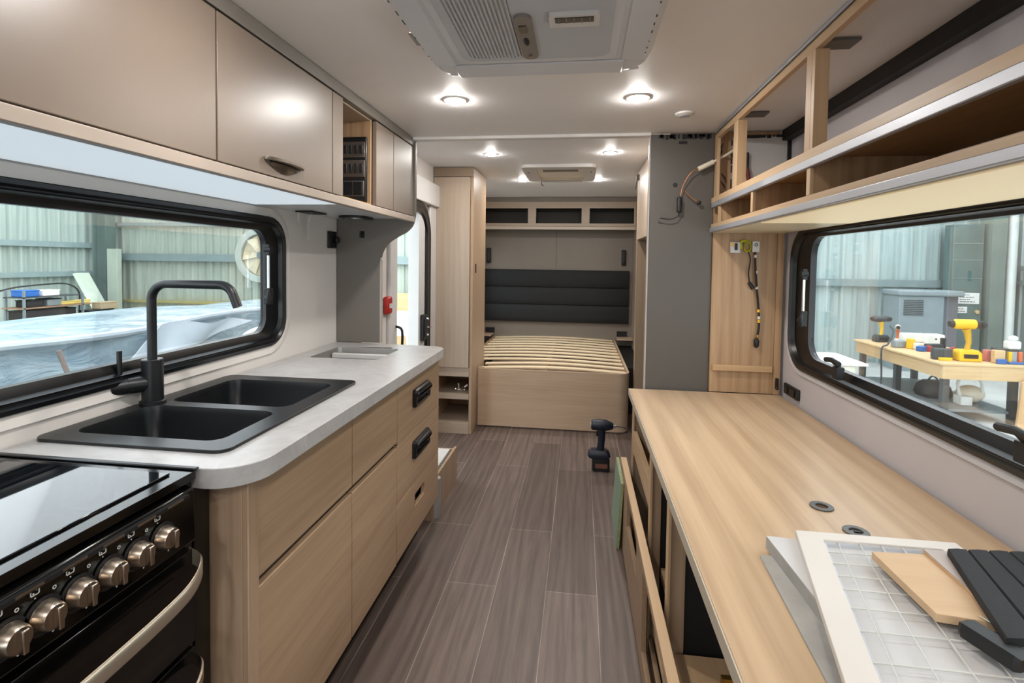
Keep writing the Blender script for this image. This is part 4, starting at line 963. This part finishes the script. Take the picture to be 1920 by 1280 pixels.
# ------------------------------------------------------------------ SHED OUTSIDE
GZ = -.55
def corrugated(name, p0, p1, z0, z1, mat, pitch=.19, amp=.03):
    p0, p1 = Vector(p0), Vector(p1); d_ = (p1 - p0); L = d_.length; d_.normalize(); nrm = Vector((-d_.y, d_.x))
    pts = []; s_ = 0
    while s_ < L:
        for a, h in ((0, 0), (.62, 0), (.72, 1), (.90, 1)):
            pts.append(p0 + d_ * (s_ + a * pitch) + nrm * (h * amp))
        s_ += pitch
    b = MB(); b.loft([[Vector((p.x, p.y, z0)) for p in pts], [Vector((p.x, p.y, z1)) for p in pts]], closed=False, cap=False)
    return S(b.done(name, mat, smooth=20, loc=(p0.x, p0.y, 0)))
S(MB().plate(2, GZ - .1, GZ, [(-12, -14), (9, -14), (9, 12), (-12, 12)]).done('ground', CONC))
corrugated('wall_shed_left', (-11.2, 10.8), (-11.2, -4), GZ, 5.2, CORL, amp=.055)
corrugated('wall_shed_back_left', (-1.2, 10.8), (-11.2, 10.8), GZ, 3.2, CORB, amp=.05)
corrugated('wall_shed_back_right', (7.9, 10.8), (-1.2, 10.8), GZ, 3.2, CORR, pitch=.24, amp=.05)
corrugated('wall_shed_right', (7.9, -4), (7.9, 10.8), GZ, 3.2, CORR)
def st_box(name, a, m_): return S(bx(*a).done(name, m_, bev=.004))
st_box('trim_12', (-11.18, -11.06, -4, 10.7, 1.49, 1.61), GIRT); st_box('trim_13', (-11.18, -11.06, -4, 10.7, .86, .97), GIRT)
st_box('trim_14', (-10.9, -1.2, 10.62, 10.74, 1.22, 1.39), GIRT); st_box('trim_15', (-10.9, -1.2, 10.66, 10.74, 2.02, 2.10), GIRT); st_box('trim_16', (-10.9, -1.2, 10.66, 10.74, .25, .31), plain('yellowed girt', (168, 158, 104), .5))
st_box('trim_17', (-1.2, 7.6, 10.62, 10.74, .93, 1.07), GIRT)
for i, (z0, z1) in enumerate(((1.28, 1.36), (1.02, 1.10))): st_box('trim_%d' % (18 + i), (7.72, 7.84, 5, 10.6, z0, z1), GIRT)
c = thing('shed_column', 'dark green grey steel column in left shed corner', 'column', (-10.9, 10.5, GZ))
k = MB().box(-11.05, -11.02, 10.35, 10.6, GZ, 5).box(-10.72, -10.69, 10.35, 10.6, GZ, 5).box(-11.02, -10.72, 10.46, 10.48, GZ, 5); k.done('column_section', COLG, c)
bx(-11.08, -10.66, 10.34, 10.61, GZ, GZ + .03).done('base_plate', COLG, c)
tag(bx(-10.62, -10.36, 10.30, 10.42, GZ, 1.48).done('pale_steel_post', COLL, bev=.004), 'pale yellowish steel post standing before the left shed column', 'post')
tag(bx(7.22, 7.45, 10.15, 10.45, GZ, 5).done('shed_column', COLG, bev=.004), 'dark green steel column right of the teal board', 'column')
tag(MB().cyl((7.58, 10.2, -.15), (7.58, 10.2, 5), .07, n=16).done('downpipe', plain('white downpipe', (212, 218, 214), .4)), 'white vertical downpipe at far right in shed', 'pipe')
bdv = thing('teal_board', 'tall teal enamel switchboard with paper notices on the shed wall', 'switchboard', (6.95, 10.35, GZ))
bx(6.70, 7.20, 10.30, 10.55, GZ, 2.10).done('board_body', TEAL, bdv, bev=.01)
for z in (1.75, 1.45, 1.12, .35): bx(6.705, 7.195, 10.292, 10.2995, z, z + .012).done('seam', GIRT, bdv)
MB().cyl((7.12, 10.27, .52), (7.12, 10.30, .52), .035, n=12).done('lock', PLYW, bdv)
for (x0, x1, z0, z1, n_, lab) in ((6.80, 7.15, .665, .865, 4, 'larger white printed notice on the teal board'), (6.765, 6.96, .495, .610, 2, 'smaller white printed notice below the larger one on teal board')):
    t_ = thing('paper_notice', lab, 'notice', ((x0 + x1) / 2, 10.288, z0)); bx(x0, x1, 10.286, 10.290, z0, z1).done('sheet', PAPER, t_)
    k = MB(); random.seed(n_)
    for i in range(n_):
        zz = z1 - .045 - i * .042; xx = x0 + .03
        for j in range(5):
            w_ = .015 + random.random() * .035
            if xx + w_ < x1 - .03: k.box(xx, xx + w_, 10.2835, 10.2858, zz, zz + .012)
            xx += w_ + .012
    k.done('printed_line', BLKM, t_)
gc = thing('grey_machine_cabinet', 'grey steel machine cabinet with louvre vent behind the tool bench', 'cabinet', (6.05, 10.2, GZ))
bx(5.67, 6.40, 10.0, 10.5, GZ, .80).done('cabinet_body', GREYBOX, gc, bev=.01); bx(6.41, 6.69, 10.1, 10.5, GZ, .80).done('side_unit', GREYBD, gc, bev=.01)
bx(5.63, 6.70, 9.95, 10.52, .80, .905).done('roof_cap', GREYBOX, gc, bev=.03)
for i in range(9): bx(5.74, 6.06, 9.985, 9.999, .46 + i * .032, .472 + i * .032).done('vent_louvre', DSTEEL, gc)
# tool bench
wb = thing('workshop_bench', 'plywood topped workshop bench on dark steel legs outside right window', 'workbench', (4.75, 7.7, GZ))
bx(4.28, 5.26, 6.70, 8.68, .145, .17).done('benchtop', PLYW, wb, bev=.004)
bx(4.31, 5.22, 6.715, 6.74, -.02, .145).done('end_apron', PLYW, wb); bx(4.31, 4.335, 6.74, 8.65, -.02, .145).done('side_apron', wood('side apron ply', (214, 182, 136), (180, 142, 98), 'y', .6, .8, .6), wb)
for x, y in ((4.36, 6.77), (5.10, 6.77), (4.36, 7.70), (4.36, 8.58), (5.10, 8.58)): bx(x, x + .07, y, y + .07, GZ, .145).done('leg', DSTEEL, wb)
bx(4.36, 5.17, 6.8, 8.6, GZ + .12, GZ + .15).done('lower_shelf', GREYM, wb)
def drill(x, y, z, s_, ang, m_, m2, lab, grp=None):
    t_ = thing('cordless_drill', lab, 'power drill', (x, y, z))
    def T(p): 
        c_, q_ = math.cos(ang), math.sin(ang); return Vector((x + s_ * (p[0] * c_ - p[1] * q_), y + s_ * (p[0] * q_ + p[1] * c_), z + s_ * p[2]))
    MB().loft([[T((a * w, b_ * w * .6, h)) for a, b_ in ((-1, -1), (1, -1), (1, 1), (-1, 1))] for h, w in ((0, .05), (.006, .057), (.045, .055), (.062, .042))]).done('battery', m_, t_, bev=.003 * s_)
    MB().tube([T((.0, 0, .06)), T((.008, 0, .10)), T((.0, 0, .155)), T((-.008, 0, .175))], [.013 * s_, .012 * s_, .016 * s_, .02 * s_], 12).done('grip', m2, t_)
    MB().rings([(T((-.075, 0, .20)), .018 * s_), (T((-.06, 0, .20)), .027 * s_), (T((.03, 0, .20)), .027 * s_)], 16).done('motor_housing', m_, t_)
    MB().rings([(T((.03, 0, .20)), .025 * s_), (T((.075, 0, .198)), .022 * s_), (T((.088, 0, .198)), .014 * s_)], 16).done('chuck', BLKM, t_)
    MB().rings([(T((-.092, 0, .2)), .016 * s_), (T((-.075, 0, .20)), .022 * s_)], 16).done('rear_cap', BLKM, t_)
    bx_ = MB().loft([[T((a, -.0345, h)) for a, h in ((-.035, .018), (.035, .018), (.035, .040), (-.035, .040))], [T((a, -.036, h)) for a, h in ((-.035, .018), (.035, .018), (.035, .040), (-.035, .040))]])
    bx_.done('battery_label', BLKM, t_)
    return t_
drill(4.72, 6.95, .17, 2.25, 0, YEL, plain('drill grip amber', (206, 160, 30), .5), 'large yellow and black cordless drill standing at bench corner')
drill(4.55, 8.45, .17, 1.75, .2, DSTEEL, YEL, 'grey cordless driver with yellow grip standing at far bench end')
drill(4.70, 8.30, .17, 1.25, 1.1, CREAM, ORANGE, 'small pale and orange cordless tool standing behind the cable on bench')
t_ = thing('label_printer', 'white boxy machine lying on workshop bench behind the pliers', 'machine', (4.75, 8.1, .17))
bx(4.62, 4.95, 8.02, 8.14, .23, .36).done('body', PAPER, t_, bev=.02); bx(4.88, 5.12, 7.95, 8.12, .17, .36).done('end_block', PAPER, t_, bev=.015); bx(4.60, 4.98, 8.0, 8.15, .17, .215).done('wooden_block', PLYW, t_)
MB().cyl((5.0, 7.945, .30), (5.0, 7.95, .30), .012, n=10).done('dial', BLKM, t_)
def tool(name, lab, cat, parts):
    t_ = thing(name, lab, cat, parts[0][2]); 
    for i, (nm, mt_, c_, sz, rot) in enumerate(parts):
        if isinstance(sz, tuple): MB().box(c_[0] - sz[0], c_[0] + sz[0], c_[1] - sz[1], c_[1] + sz[1], c_[2], c_[2] + sz[2] * 2, rot=rot).done(nm, mt_, t_, bev=min(sz) * .3)
        else: MB().ell((c_[0], c_[1], c_[2] + sz), sz * 1.5, sz, sz, rot=rot).done(nm, mt_, t_)
    return t_
tool('angle_grinder', 'grey and yellow angle grinder on bench in front of white machine', 'power tool', [('body', GREYBOX, (4.50, 7.92, .17), (.085, .05, .05), (0, 0, .3)), ('gear_head', YEL, (4.60, 7.82, .17), (.03, .045, .07), (0, 0, .3)), ('disc', CREAM, (4.66, 7.76, .17), (.05, .045, .045), (0, 0, .3))])
tool('rotary_tool', 'dark grey rotary tool with black knob lying on the workshop bench', 'power tool', [('body', DSTEEL, (4.85, 7.75, .17), (.11, .035, .045), (0, 0, .15)), ('knob', BLKM, (4.98, 7.77, .17), (.025, .03, .085), None)])
tool('blue_tape_measure', 'blue grey tape measure on bench edge beside grinder', 'tape measure', [('case', BLUE, (4.62, 7.62, .17), (.055, .04, .035), (0, 0, .4)), ('clip', RED, (4.70, 7.60, .17), (.022, .03, .04), (0, 0, .4))])
for i, (x, y, m_, an, lab) in enumerate(((4.92, 7.62, RED, .2, 'red handled pliers behind others on the workshop bench'), (4.98, 7.40, ORANGE, -.5, 'orange handled cutters on middle of the workshop bench'), (4.70, 7.42, LIMEY, .6, 'yellow green handled snips lying near bench front edge'),
                                  (4.86, 7.25, RED, .9, 'red and black pliers just left of big yellow drill'), (5.02, 7.18, REDD, -.3, 'dark red pliers behind the big yellow drill'), (4.60, 7.20, YEL, .3, 'yellow handled knife near the bench front edge'))):
    t_ = thing('hand_pliers', lab, 'pliers', (x, y, .17))
    u = Vector((math.cos(an), math.sin(an), 0)); n_ = Vector((-u.y, u.x, 0)); c_ = Vector((x, y, .195))
    MB().tube([c_, c_ + u * .06 + n_ * .03, c_ + u * .16 + n_ * .035 + Vector((0, 0, .03))], [.014, .016, .013]).done('handle', m_, t_)
    MB().tube([c_, c_ + u * .06 - n_ * .03, c_ + u * .16 - n_ * .035], [.014, .016, .013]).done('handle', m_, t_)
    MB().tube([c_, c_ - u * .05, c_ - u * .10], [.022, .018, .008]).done('jaw', DSTEEL, t_)
tool('multi_tool', 'dark green tool with yellow base left of the big yellow drill', 'power tool', [('body', DSTEEL, (4.46, 6.98, .17), (.10, .05, .07), (0, 0, -.1)), ('base', YEL, (4.46, 6.91, .17), (.07, .02, .018), None)])
tool('pink_handled_clamp', 'pink handled clamp right of the big yellow drill', 'clamp', [('grip', plain('pink grip', (190, 110, 104), .5), (4.99, 6.98, .17), (.06, .035, .07), None), ('jaw', DSTEEL, (5.02, 6.95, .17), (.02, .03, .09), None)])
tool('amber_drill_case', 'amber and navy case at right end of workshop bench', 'case', [('case', PLYW, (4.995, 6.85, .17), (.055, .04, .08), None), ('foot', BLUE, (4.99, 6.79, .17), (.05, .018, .03), None)])
t_ = thing('bench_press', 'white topped bench tool with amber bottles at bench right end', 'machine', (5.18, 6.88, .17))
bx(5.10, 5.24, 6.84, 6.94, .34, .44).done('white_cover', PAPER, t_, bev=.02); MB().ell((5.17, 6.88, .47), .05, .04, .035).done('white_knob', PAPER, t_)
bx(4.98, 5.22, 6.85, 6.90, .315, .34).done('arm', DSTEEL, t_); bx(5.09, 5.13, 6.82, 6.86, .19, .315).done('amber_bottle', YEL, t_, bev=.008); bx(5.20, 5.24, 6.82, 6.86, .19, .315).done('amber_bottle', ORANGE, t_, bev=.008); bx(5.14, 5.19, 6.84, 6.88, .19, .315).done('grey_post', ALU, t_); bx(5.07, 5.25, 6.78, 6.88, .17, .195).done('blue_base', BLUE, t_, bev=.006)
t_ = thing('extension_lead', 'grey power cord hanging down over the front of workshop bench', 'cord', (4.27, 7.9, .17))
MB().tube(bez([(4.62, 8.35, .42), (4.50, 8.05, .38), (4.33, 7.86, .22), (4.24, 7.84, .15), (4.25, 7.84, -.2), (4.24, 7.82, -.45), (4.26, 7.84, -.52)], 8), .012, 6).done('cord', DSTEEL, t_)
t_ = thing('white_tank', 'white plastic tank standing beside the shed wall left of bench', 'tank', (3.5, 7.7, GZ))
MB().loft([[Vector((x, y, z)) for x, y in ((3.05, 7.25), (3.62, 7.25), (3.74, 8.05), (3.05, 8.05))] for z in (GZ, .0)]).done('tank_body', plain('tank cream', (226, 224, 208), .5), t_, bev=.02)
bx(3.04, 3.76, 7.22, 8.1, .0, .035).done('lid', PAPER, t_, bev=.01)
tag(MB().prism([(5.06, 6.62, GZ), (5.40, 6.62, GZ), (5.36, 6.65, -.02), (5.25, 6.66, .05), (5.12, 6.65, -.02)], (0, .03, 0)).done('leaning_timber_offcut', wood('offcut timber', (222, 184, 138), (196, 150, 104), 'z', .6, .7)), 'rounded timber offcut leaning under right end of workshop bench', 'board')
t_ = thing('white_garden_sprayer', 'white machine with curved hose stored under the workshop bench', 'machine', (4.9, 7.1, GZ))
MB().ell((4.95, 7.2, GZ + .26), .16, .12, .11).done('body', CREAM, t_); MB().tube(bez([(4.78, 7.1, GZ + .2), (4.74, 7.1, GZ + .42), (4.86, 7.1, GZ + .52), (5.0, 7.1, GZ + .44), (5.02, 7.1, GZ + .3)], 6), .018).done('hose', PAPER, t_); bx(4.72, 4.85, 7.0, 7.15, GZ + .15, GZ + .26).done('base', PAPER, t_, bev=.01)
t_ = thing('black_tool_bag', 'black tool bag stored under the workshop bench', 'bag', (4.6, 7.3, GZ + .15))
MB().loft([on(2, z, rr(4.5 + e, 4.85 - e, 7.3 + e, 7.6 - e, .05)) for z, e in ((GZ + .15, .02), (GZ + .2, 0), (GZ + .3, .02), (GZ + .36, .07))]).done('bag_body', BLKM, t_); MB().tube(bez([(4.6, 7.45, GZ + .35), (4.67, 7.45, GZ + .42), (4.75, 7.45, GZ + .35)], 6), .012).done('strap', BLKM, t_)

# left: tool table
lt = thing('steel_tool_table', 'blue grey steel tool table beside left shed wall', 'workbench', (-9.2, 7.9, GZ))
bx(-9.75, -8.70, 7.08, 8.90, .09, .17).done('tabletop', plain('blue grey steel', (130, 150, 158), .45, .3), lt, bev=.006)
for x, y in ((-9.7, 7.13), (-8.8, 7.13), (-9.7, 8.80), (-8.8, 8.80)): bx(x, x + .07, y, y + .07, GZ, .09).done('leg', GREYM, lt)
bx(-9.7, -8.75, 7.1, 8.85, GZ + .25, GZ + .28).done('lower_shelf', DSTEEL, lt)
rk = thing('parts_rack', 'two tier steel rack standing on the steel tool table', 'rack', (-9.3, 7.8, .17))
for x, y in ((-9.4, 7.25), (-9.4, 8.25), (-9.05, 7.25), (-9.05, 8.25)): bx(x, x + .03, y, y + .03, .17, .72 if y < 8 else .62).done('post', GREYM, rk)
bx(-9.42, -9.02, 7.22, 8.42, .415, .435).done('shelf', plain('rack brown shelf', (140, 108, 82), .6), rk); bx(-9.42, -9.02, 7.25, 8.20, .595, .612).done('shelf', DSTEEL, rk)
def crate(nm, lab, cat, x, y, z, sx, sy, sz, m_, lidm=None):
    t_ = thing(nm, lab, cat, (x, y, z)); bx(x - sx, x + sx, y - sy, y + sy, z, z + sz).done('body', m_, t_, bev=.01)
    bx(x - sx - .005, x + sx + .005, y - sy - .005, y + sy + .005, z + sz, z + sz + .02).done('lid', lidm or m_, t_, bev=.004); return t_
crate('blue_box', 'blue plastic box at left on top shelf of rack', 'box', -9.2, 7.42, .614, .12, .13, .09, BLUE)
crate('white_box', 'white box beside blue box on rack top shelf', 'box', -9.2, 7.75, .614, .12, .14, .08, PAPER)
crate('dark_case', 'dark case at left on middle rack shelf', 'case', -9.2, 7.48, .436, .12, .12, .10, BLKM)
crate('grey_case', 'grey case in middle of middle rack shelf', 'case', -9.2, 7.80, .436, .12, .12, .11, GREYM, BLKM)
crate('yellow_spirit_level', 'yellow level lying on right of middle rack shelf', 'level', -9.15, 8.2, .436, .03, .30, .045, plain('level yellow', (222, 196, 110), .5))
crate('tan_carton', 'long tan carton at right end of steel tool table', 'box', -9.02, 8.70, .31, .10, .18, .11, TAN)
crate('black_parts_case', 'black parts case under the tan carton', 'case', -9.05, 8.55, .17, .12, .25, .12, BLKM)
random.seed(11)
for i, (y, m_, lab) in enumerate(((7.22, CREAM, 'cream parts tray at left front of steel table'), (7.42, GREYM, 'grey parts tray next to the cream one on steel table'), (7.64, BLUE, 'first blue parts tray from left on steel table'), (7.84, BLKM, 'black parts tray between blue trays on steel table'), (8.02, PAPER, 'white parts tray in middle of steel table'), (8.16, BLUE, 'blue parts tray right of the white tray'), (8.33, BLUE, 'rightmost blue parts tray on steel table'), (8.50, ORANGE, 'orange parts tray at right front of steel table'))):
    crate('parts_tray', lab, 'tray', -8.82, y, .17, .09, .075, .06, m_, BLKM if i % 2 else m_)
crate('dark_tool_chest', 'dark tool chest on table behind the parts trays', 'chest', -9.25, 7.75, .17, .18, .42, .19, plain('chest brown black', (44, 38, 36), .5))
crate('red_toolbox', 'red toolbox on the floor shelf below steel tool table', 'toolbox', -8.95, 7.30, -.27, .16, .20, .24, RED, BLKM)
for i, (y, m_, lab) in enumerate(((7.95, DSTEEL, 'dark motor on the lower shelf of steel table'), (8.35, GREYM, 'grey motor on right of lower shelf'))):
    crate('machine_part', lab, 'machine', -9.0, y, -.27, .16, .16, .2, m_)
t_ = thing('spray_bottle', 'white spray bottle before the red toolbox', 'bottle', (-8.55, 7.05, -.27))
MB().rings([((-8.6, 7.02, -.22), .045), ((-8.6, 7.02, -.08), .045), ((-8.6, 7.02, -.03), .018)], 14).done('bottle', PAPER, t_); bx(-8.64, -8.55, 7.0, 7.04, -.03, .02).done('nozzle', PAPER, t_)
for i, (y0, m_, lab) in enumerate(((8.98, COLL, 'pale plank leaning against the left shed wall'), )):
    t_ = tag(MB().prism([(-10.9, 9.75, .92), (-10.9, 10.05, .92), (-9.1, 9.25, GZ), (-9.1, 8.98, GZ)], (.05, .03, .02)).done('leaning_plank', m_), lab, 'plank')
tag(MB().tube(bez([(-9.75, 7.05, -.45), (-9.8, 7.1, .1), (-9.7, 7.15, .55), (-9.4, 7.3, .74), (-9.3, 7.8, .80), (-9.5, 8.4, .78), (-9.7, 8.8, .6), (-9.75, 8.85, .25)], 8), .014, 6).done('black_hose', BLKM), 'thin black hose arching over the parts rack', 'hose')
# wall fan
fn = thing('round_wall_fan', 'large round wall fan partly hidden by left window frame', 'fan', (-6.98, 10.5, 1.4))
MB().plate(1, 10.40, 10.6, circ((-6.95, 1.38), .60, 40), [circ((-6.95, 1.38), .46, 40)]).done('ring_housing', plain('fan ring grey', (170, 178, 170), .5), fn, bev=.02)
MB().plate(1, 10.50, 10.56, circ((-6.95, 1.38), .455, 36)).done('back_plate', plain('fan beige', (214, 200, 172), .5), fn)
for i in range(6):
    a = i * PI / 3; u = Vector((math.cos(a), 0, math.sin(a))); w_ = Vector((-u.z, 0, u.x)); c_ = Vector((-6.95, 10.44, 1.38))
    MB().loft([[c_ + u * .08 - w_ * .04, c_ + u * .42 - w_ * .11 + Vector((0, .03, 0)), c_ + u * .42 + w_ * .11 - Vector((0, .03, 0)), c_ + u * .08 + w_ * .04], [q + Vector((0, .008, 0)) for q in (c_ + u * .08 - w_ * .04, c_ + u * .42 - w_ * .11 + Vector((0, .03, 0)), c_ + u * .42 + w_ * .11 - Vector((0, .03, 0)), c_ + u * .08 + w_ * .04)]]).done('blade', plain('blade beige', (196, 182, 152), .45), fn)
MB().rings([((-6.95, 10.40, 1.38), .08), ((-6.95, 10.5, 1.38), .09)], 20).done('hub', GREYM, fn)
# plastic wrapped hull
hl = thing('wrapped_caravan_shell', 'long shell wrapped in pale blue plastic outside the left window', 'wrapped shell', (-3.6, 2.8, GZ))
b = MB(); L = []; random.seed(9)
for i in range(41):
    y = -1.2 + i * .2; zt = .842 + .02 * math.sin(i * .55) - .010 * max(0, y - 3.2) ** 1.6; lp = []
    for (dx, z) in ((0, GZ), (.03, 0), (.06, .3), (.05, .5), (.03, .66), (0, .78), (-.03, 1.0)):
        z_ = GZ + (zt - GZ) * (z - GZ) / (1.0 - GZ) if z > GZ else GZ
        lp.append(Vector((-2.80 + dx + .035 * math.sin(y * 3.1 + z * 5) + .02 * math.sin(y * 7.7 - z * 9), y, z_)))
    lp += [Vector((-3.1, y, zt + .02 + .01 * math.sin(y * 5))), Vector((-3.8, y, zt + .01)), Vector((-4.6, y, zt - .08)), Vector((-4.7, y, GZ))]
    L.append(lp)
b.loft(L); b.done('wrapped_body', WRAP, hl, smooth=60)
MB().tube([(-2.80 + .01 * math.sin(i), -1.2 + i * .2, .848 + .02 * math.sin(i * .55) - .010 * max(0, (-1.2 + i * .2) - 3.2) ** 1.6) for i in range(41)], .022, 8).done('rolled_edge', FOLD, hl)
MB().tube(bez([(-2.73, 2.36, .80), (-2.70, 2.40, .6), (-2.70, 2.43, .35), (-2.72, 2.41, 0)], 6), .012).done('seam', plain('seam brown', (120, 106, 100), .6), hl)
def sheet(nm, lab, pts, m_):
    b = MB(); n_ = 14; L = []
    p00, p10, p11, p01 = [Vector(p) for p in pts]
    for i in range(n_ + 1):
        u = i / n_; L.append([])
        for side in (1,):
            row = []
            for j in range(n_ + 1):
                v_ = j / n_; p = p00.lerp(p10, u).lerp(p01.lerp(p11, u), v_) + Vector((.02 * math.sin(u * 9 + v_ * 4), .02 * math.sin(v_ * 7), .015 * math.sin(u * 11 + v_ * 6)))
                row.append(p)
            back = [p + Vector((-.012, 0, -.004)) for p in reversed(row)]
            L[-1] = row + back
    b.loft(L); return tag(b.done(nm, m_, smooth=60), lab, 'plastic sheet')
sheet('folded_plastic_sheet', 'white folded plastic sheet draped over the wrapped shell', [(-2.66, 2.62, .62), (-2.66, 2.95, .60), (-2.72, 3.95, .80), (-2.74, 3.05, .86)], FOLD)
sheet('loose_plastic_flap', 'loose white plastic flap hanging below the folded sheet', [(-2.64, 2.2, .40), (-2.64, 2.6, .46), (-2.66, 2.95, .64), (-2.66, 2.60, .66)], FOLD)
tag(MB().loft([on(0, x, rr(2.90 + e, 3.22 - e, .56 + e, .66 - e, .03)) for x, e in ((-2.69, .01), (-2.65, 0), (-2.60, .02))]).done('blue_plastic_bag', plain('sky blue bag', (110, 186, 222), .35)), 'sky blue plastic bag on the wrapped shell behind the tap', 'bag')
tag(MB().tube(bez([(-2.72, 3.75, .62), (-2.66, 3.85, .70), (-2.62, 4.0, .72), (-2.62, 4.1, .68), (-2.62, 3.98, .66), (-2.62, 3.9, .58)], 8), .022, 8).done('white_rope', PAPER), 'white knotted rope on right end of the wrapped shell', 'rope')
# outside the entry door
t_ = thing('white_garden_chair', 'white plastic chair standing outside the entry door', 'chair', (-3.6, 9.6, GZ))
PLW = plain('white moulded plastic', (236, 236, 232), .4, var=.02)
cx_, cy_ = -3.45, 9.55
bx(cx_ - .24, cx_ + .24, cy_ - .22, cy_ + .22, GZ + .42, GZ + .45).done('seat', PLW, t_, bev=.012)
MB().loft([[Vector((cx_ + x, cy_ + .22 + (x * x) * .3 + dy, GZ + .43 + h * (1 - 1.2 * x * x)))for h, dy in ((0, 0), (.42, .06), (.42, .085), (0, .025))] for x in [-.24 + .04 * i for i in range(13)]]).done('backrest', PLW, t_)
for sx, sy in ((-1, -1), (1, -1), (-1, 1), (1, 1)):
    MB().tube([(cx_ + sx * .20, cy_ + sy * .18, GZ + .43), (cx_ + sx * .25, cy_ + sy * .24, GZ)], [.022, .016]).done('leg', PLW, t_)
for sx in (-1, 1): MB().tube(bez([(cx_ + sx * .25, cy_ - .18, GZ + .43), (cx_ + sx * .28, cy_ - .16, GZ + .64), (cx_ + sx * .27, cy_ + .22, GZ + .66)], 6), .018).done('armrest', PLW, t_)
tag(bx(-4.1, -3.2, 10.35, 10.40, GZ, .62).done('plywood_sheet', PLYW), 'raw plywood sheet standing upright outside the entry door', 'board')
